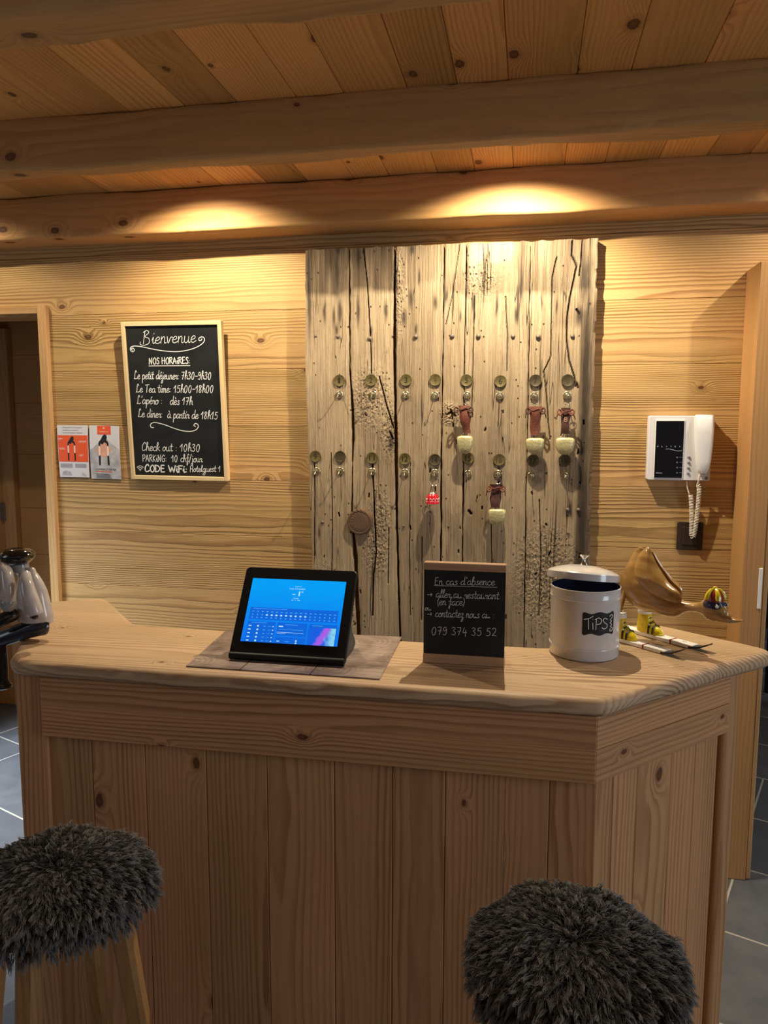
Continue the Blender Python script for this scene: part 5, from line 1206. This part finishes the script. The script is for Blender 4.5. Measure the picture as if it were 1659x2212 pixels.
c = ip(895, 993); bm = bmesh.new(); lathe(bm, [(0, 0.0035), (0.004, 0.003), (0.0055, 0.001), (0.006, -0.001)], 18, Matrix.Translation((c[0], WALL_Y-0.040, c[1])) @ ROTX); obj('button', bm, M['button'], ic, smooth=True)
# handset: a tapering, rounded bar
rings = []
for b, xa, xb, th in ((205, 765, 970, 0.010), (222, 748, 988, 0.022), (260, 744, 990, 0.030), (420, 746, 982, 0.034), (600, 752, 968, 0.032), (780, 762, 945, 0.030), (880, 776, 915, 0.028), (930, 795, 890, 0.022), (946, 815, 870, 0.012)):
    p, q = ip(xa, b), ip(xb, b); cx, hw = (p[0]+q[0])/2, (q[0]-p[0])/2; z = p[1]
    rings.append([Vector((cx+hw*math.copysign(abs(math.cos(t_))**0.6, math.cos(t_)), WALL_Y-0.040-th*math.sin(t_)**0.6 if math.sin(t_) > 0 else WALL_Y-0.038, z)) for t_ in [PI*k/14 for k in range(15)]])
bm = bmesh.new(); loft(bm, rings); hs_ = obj('handset', bm, M['plastic'], ic, smooth=True)
cp = lambda a, b, y=0.03: (lambda p: p)(aty(1370+a/5.74, 860+b/5.74, WALL_Y-y))
bm = bmesh.new(); tube(bm, [cp(815, 940, 0.052), cp(808, 985, 0.052), cp(795, 1040, 0.047), cp(778, 1075, 0.042)], [0.0045, 0.0035, 0.0028, 0.0022], 10); tube(bm, [cp(648, 1030), cp(655, 1100), cp(680, 1185)], 0.0022, 8)
path = cr([cp(780, 1075, 0.042), cp(805, 1110, 0.04), cp(795, 1300, 0.035), cp(775, 1500, 0.03), cp(752, 1650, 0.025), cp(738, 1710, 0.024), cp(725, 1718, 0.022), cp(712, 1700, 0.02), cp(712, 1600, 0.02), cp(712, 1420, 0.024), cp(708, 1280, 0.028), cp(700, 1200, 0.03)], 40)
Lp = [0.0]
for a, b in zip(path, path[1:]): Lp.append(Lp[-1]+(b-a).length)
hp = []; ncoil = 62; n = ncoil*10
for i in range(n+1):
    s = Lp[-1]*i/n; k = min(len(path)-2, max(0, next((j for j in range(len(Lp)-1) if Lp[j+1] >= s), len(path)-2))); f_ = (s-Lp[k])/max(1e-9, Lp[k+1]-Lp[k])
    p = path[k].lerp(path[k+1], f_); tg = (path[k+1]-path[k]).normalized(); sd_ = tg.cross(Vector((0, 1, 0))).normalized(); ph = 2*PI*i/10
    hp.append(p+sd_*0.0068*math.cos(ph)+Vector((0, 1, 0))*0.0068*math.sin(ph))
tube(bm, hp, 0.0017, 6); tag(obj('coiled_cord', bm, M['cord'], hs_, smooth=True), 'white coiled cord')
sp_t = thing('socket_plate', (0.585, WALL_Y, 1.206), 'dark brown wall switch plate behind the coiled cord below the intercom', 'switch')
qx0, qz0 = (lambda p: (p.x, p.z))(aty(1460, 1186, WALL_Y)); qx1, qz1 = (lambda p: (p.x, p.z))(aty(1519, 1128, WALL_Y))
bm = newbm(); slab(bm, rrect(qx0, qx1, qz0, qz1, 0.004), -0.001, 0.008, Matrix(((1, 0, 0, 0), (0, 0, -1, WALL_Y), (0, 1, 0, 0), (0, 0, 0, 1))), 0.002); obj('frame', bm, M['brown'], sp_t)
bm = newbm(); slab(bm, rrect(qx0+0.018, qx1-0.018, qz0+0.018, qz1-0.018, 0.002), 0.007, 0.011, Matrix(((1, 0, 0, 0), (0, 0, -1, WALL_Y), (0, 1, 0, 0), (0, 0, 0, 1))), 0.001); obj('rocker', bm, M['brown'], sp_t)

# ================================================================== CERAMIC FIGURINE on the left edge of the counter
FY = 1.655
def fp(a, b, dy=0.0): return aty(a/6.143, 1160+b/6.143, FY+dy)
fs_ = FY/1620*1.03/6.143*1.02
fg = thing('ceramic_figurine', (-1.25, FY, TOP_Z), 'glazed ceramic figurine of two seated people, one in a black cap, on the counter edge', 'figurine')
def stack(bm, rows, dep=0.75, n=26, e=0.9, dy=0.0):
    """rows: (left px, right px, y px) in zoom pixels"""
    R = []
    for xa, xb, y in rows:
        p, q = fp(xa, y, dy), fp(xb, y, dy); c = (p+q)/2; R.append(super_ring(c.x, c.y, c.z, (q-p).length/2, (q-p).length/2*dep, n, e))
    loft(bm, R)
bm = bmesh.new(); stack(bm, [(170, 350, 330), (150, 360, 370), (165, 370, 420), (210, 400, 470), (240, 420, 510)], 0.9); obj('head', bm, M['ceramicskin'], fg, smooth=True)
bm = bmesh.new(); stack(bm, [(150, 300, 148), (95, 370, 165), (55, 415, 200), (28, 432, 240), (30, 425, 270), (60, 395, 310), (110, 360, 350), (150, 320, 370)], 0.85); hat_ = obj('cap', bm, M['ceramicblack'], fg, smooth=True)
bm = bmesh.new(); stack(bm, [(330, 440, 402), (300, 462, 430), (285, 470, 462), (262, 500, 500), (245, 560, 600), (232, 605, 700), (225, 632, 800), (222, 655, 900), (228, 680, 1000), (240, 700, 1090), (300, 690, 1130)], 0.62); jk = obj('jacket', bm, M['ceramic'], fg, smooth=True)
bm = bmesh.new(); tube(bm, cr([fp(345, 480, -0.045), fp(350, 600, -0.06), fp(385, 760, -0.068), (fp(440, 930, -0.07)), fp(470, 1030, -0.07)], 5), [w*fs_ for w in np.interp(np.linspace(0, 1, 21), (0, .3, .6, .9, 1), (60, 92, 108, 112, 104))], 16); obj('sleeve', bm, M['ceramic'], jk, smooth=True)
bm = bmesh.new(); ball(bm, fp(455, 1060, -0.07), 60*fs_, 50*fs_, 35*fs_); obj('cuff', bm, M['ceramicblack'], jk, smooth=True)
bm = bmesh.new()
tube(bm, cr([fp(640, 1180), fp(560, 1188, -0.008), fp(380, 1228, -0.012), fp(180, 1295, -0.015), fp(20, 1350, -0.016), fp(-90, 1400, -0.016)], 5), [w*fs_ for w in np.interp(np.linspace(0, 1, 26), (0, .1, .4, .8, 1), (90, 128, 130, 122, 112))], 18)
tube(bm, cr([fp(-40, 1400, -0.016), fp(-10, 1550, -0.016), fp(5, 1750, -0.016), fp(10, 1900, -0.016)], 5), [120*fs_, 118*fs_, 116*fs_, 112*fs_, 110*fs_]+[106*fs_]*11, 16); obj('trousers', bm, M['ceramicblue'], fg, smooth=True)
bm = bmesh.new(); stack(bm, [(-80, 90, 1870), (-90, 110, 1920), (-110, 145, 1965), (-110, 140, 1990), (-100, 100, 2010)], 0.7, dy=-0.016); obj('shoe', bm, M['ceramicblack'], fg, smooth=True)
# companion, mostly outside the frame
bm = bmesh.new(); stack(bm, [(-230, -60, 320), (-280, 60, 390), (-330, 60, 520), (-350, 20, 800), (-350, 10, 1100), (-330, -20, 1180)], 0.6, dy=-0.02); j2 = obj('jacket', bm, M['ceramic'], fg, smooth=True)
bm = bmesh.new(); tube(bm, cr([fp(20, 370, -0.03), fp(75, 450, -0.045), fp(105, 580, -0.055), fp(118, 720, -0.06), fp(115, 850, -0.062)], 5), [w*fs_ for w in np.interp(np.linspace(0, 1, 21), (0, .25, .7, 1), (55, 88, 92, 92))], 16); obj('sleeve', bm, M['ceramic'], j2, smooth=True)
bm = bmesh.new(); tube(bm, cr([fp(115, 840, -0.062), fp(112, 900, -0.062), fp(95, 945, -0.062)], 4), [100*fs_, 104*fs_, 108*fs_, 106*fs_, 104*fs_, 100*fs_, 96*fs_, 92*fs_, 88*fs_], 16); ball(bm, fp(90, 950, -0.062), 70*fs_, 60*fs_, 45*fs_); obj('hand', bm, M['ceramicskin'], j2, smooth=True)
bm = bmesh.new(); ball(bm, fp(215, 505, -0.03), 34*fs_); obj('fingers', bm, M['ceramicskin'], fg, smooth=True)
bm = bmesh.new(); ball(bm, fp(-130, 230, -0.02), 120*fs_, 110*fs_, 140*fs_); obj('head', bm, M['ceramicskin'], fg, smooth=True)
bm = bmesh.new(); tube(bm, cr([fp(230, 1010, -0.03), fp(60, 1080, -0.05), fp(-120, 1190, -0.06)], 5), [w*fs_ for w in (70, 80, 90, 92, 92, 92, 90, 88, 85, 80, 70)], 14); obj('skirt', bm, M['ceramicblack'], j2, smooth=True)

# ================================================================== BAR STOOLS WITH SHEEPSKIN COVERS
def make_fur(name, R, ztop, nclump, per, seedn):
    rg = np.random.default_rng(seedn); pts = []
    ns = int(nclump*0.30); rho = np.sqrt(rg.random(nclump-ns)); th = rg.random(nclump-ns)*2*PI
    wob = 1+0.05*np.sin(3*th+1)+0.03*np.sin(7*th)
    base = np.stack([R*rho*wob*np.cos(th), R*rho*wob*np.sin(th), ztop-0.016*rho**4-0.012*np.exp(-(rho/0.22)**2)], -1)
    k = rho[:, None]; rad = np.stack([np.cos(th), np.sin(th), 0*th], -1); sw = np.stack([-np.sin(th), np.cos(th), 0*th], -1)
    dirv = rad*(0.75+0.4*k)+np.array([0, 0, 1])*(0.62-0.42*k)+rg.normal(0, 0.22, (len(th), 3))+sw*rg.normal(0.12, 0.2, (len(th), 1))
    t2 = rg.random(ns)*2*PI; wob2 = 1+0.05*np.sin(3*t2+1)+0.03*np.sin(7*t2); hgt = rg.random(ns)
    b2 = np.stack([R*wob2*np.cos(t2), R*wob2*np.sin(t2), ztop-0.012-0.045*hgt], -1)
    d2 = np.stack([np.cos(t2), np.sin(t2), 0*t2], -1)*0.75+np.array([0, 0, -1])*(0.15+0.6*hgt[:, None])+rg.normal(0, 0.22, (ns, 3))
    base = np.concatenate([base, b2]); dirv = np.concatenate([dirv, d2]); dirv /= np.linalg.norm(dirv, axis=1)[:, None]
    ln = rg.uniform(0.016, 0.029, nclump); NP = 7; tt = np.linspace(0, 1, NP)
    curl = rg.normal(0, 1, (nclump, 3)); curl -= dirv*(curl*dirv).sum(1)[:, None]; curl /= np.linalg.norm(curl, axis=1)[:, None]; ph = rg.random(nclump)*6.28
    ctr_ = base[:, None]+dirv[:, None]*(ln[:, None, None]*tt[None, :, None])+np.array([0, 0, -1])*(0.010*tt[None, :, None]**2)+curl[:, None]*(0.0035*np.sin(tt[None, :]*6+ph[:, None])*tt[None, :])[..., None]
    off = rg.normal(0, 0.0031, (nclump, per, 3)); off2 = rg.normal(0, 0.0012, (nclump, per, 3))
    P = ctr_[:, None]+off[:, :, None]*(1-0.84*tt[None, None, :, None]**0.8)+off2[:, :, None]*tt[None, None, :, None]
    P *= 1.0; sc2 = rg.uniform(0.8, 1.08, (nclump, per, 1, 1)); P = P[:, :, :1]+(P-P[:, :, :1])*sc2
    P = P.reshape(-1, 3).astype(np.float32); N = nclump*per
    cu = bpy.data.hair_curves.new(name); cu.add_curves([NP]*N); cu.attributes['position'].data.foreach_set('vector', P.reshape(-1))
    ra = cu.attributes.get('radius') or cu.attributes.new('radius', 'FLOAT', 'POINT'); ra.data.foreach_set('value', np.tile(np.interp(tt, (0, .7, 1), (0.00042, 0.00036, 0.00012)), N).astype(np.float32))
    cu.materials.append(M['fur']); o = bpy.data.objects.new(name, cu); COL.objects.link(o); return o
SZ = 0.825
s1 = thing('bar_stool', (-0.800, 1.115, 0), 'left of the two wooden bar stools with dark sheepskin covers', 'stool', 'sheepskin stools at the counter')
bm = bmesh.new(); lathe(bm, [(0, SZ-0.062), (0.138, SZ-0.062), (0.146, SZ-0.056), (0.146, SZ-0.040), (0.138, SZ-0.034), (0, SZ-0.034)], 40); seat_ = obj('seat', bm, M['leg'], s1, smooth=True, local=True)
bm = bmesh.new(); lathe(bm, [(0, SZ-0.034), (0.138, SZ-0.036), (0.142, SZ-0.030), (0.138, SZ-0.024), (0.11, SZ-0.018), (0.05, SZ-0.016), (0, SZ-0.018)], 40); obj('cushion', bm, M['pad'], s1, smooth=True, local=True)
fur = make_fur('sheepskin_cover', 0.147, SZ-0.001, 2900, 15, 5); fur.parent = s1; fur['kind'] = 'stuff'; fur['label'] = 'dark grey shaggy sheepskin'
LA = [10, 100, 190, 280]
for a in LA:
    c, s = math.cos(math.radians(a)), math.sin(math.radians(a)); bm = newbm(); sd = seed()
    Pt, Pb = Vector((c*0.105, s*0.105, SZ-0.058)), Vector((c*0.205, s*0.205, 0.0)); ax = (Pb-Pt).normalized(); e1 = Vector((-s, c, 0)); e2_ = ax.cross(e1); rr_ = []
    for k in range(9):
        p = Pt.lerp(Pb, k/8); w = 0.0185-0.004*k/8; rr_.append([p+e1*w*x_+e2_*w*y_ for x_, y_ in ((1, .6), (.6, 1), (-.6, 1), (-1, .6), (-1, -.6), (-.6, -1), (.6, -1), (1, -.6))])
    for r in rr_:
        for p in r: pass
    R = loft(bm, rr_)
    for ring in R:
        for v in ring: v[bm.verts.layers.float_vector['gc']] = (v.co.z+sd[0], v.co.x-c*0.15+sd[1], v.co.y-s*0.15+sd[2]); v[bm.verts.layers.float['pr']] = sd[3]
    obj('leg', bm, M['leg'], s1, local=True)
for i in range(4):
    a, b = math.radians(LA[i]), math.radians(LA[(i+1) % 4]); z = 0.26 if i % 2 else 0.30; r = 0.105+0.100*(1-z/(SZ-0.058)); bm = newbm()
    tube(bm, [(math.cos(a)*r, math.sin(a)*r, z), (math.cos(b)*r, math.sin(b)*r, z)], 0.011, 10); obj('rung', bm, M['leg'], s1, smooth=True, local=True)
s2 = s1.copy(); COL.objects.link(s2); s2.location = (0.088, 1.10, 0); s2.rotation_euler = (0, 0, math.radians(205)); s2['label'] = 'right of the two wooden bar stools, below the angled counter corner'
for ch in list(s1.children):
    c = ch.copy(); COL.objects.link(c); c.parent = s2
# charcoal mat on the floor at the left
q = [atz(a, b, 0) for a, b in ((-330, 2390), (-20, 2195), (57, 2148), (110, 2300))]
bm = newbm(); A_, B_, C_ = atz(-10, 2190, 0), atz(57, 2149, 0), atz(84, 2212, 0)
d1 = (A_-B_).normalized(); d2 = (C_-B_); d2 = (d2-d1*d2.dot(d1)).normalized()
MM = Matrix(((d1.x, d2.x, 0, B_.x), (d1.y, d2.y, 0, B_.y), (0, 0, 1, 0), (0, 0, 0, 1)))
cbox(bm, 0, 0.6, 0, 0.9, 0.0005, 0.010, 'x', 0.003, mtx=MM); tag(obj('floor_mat', bm, M['matgrey'], loc=(B_.x, B_.y, 0)), 'charcoal mat on the tile floor by the left corner of the counter', 'mat')
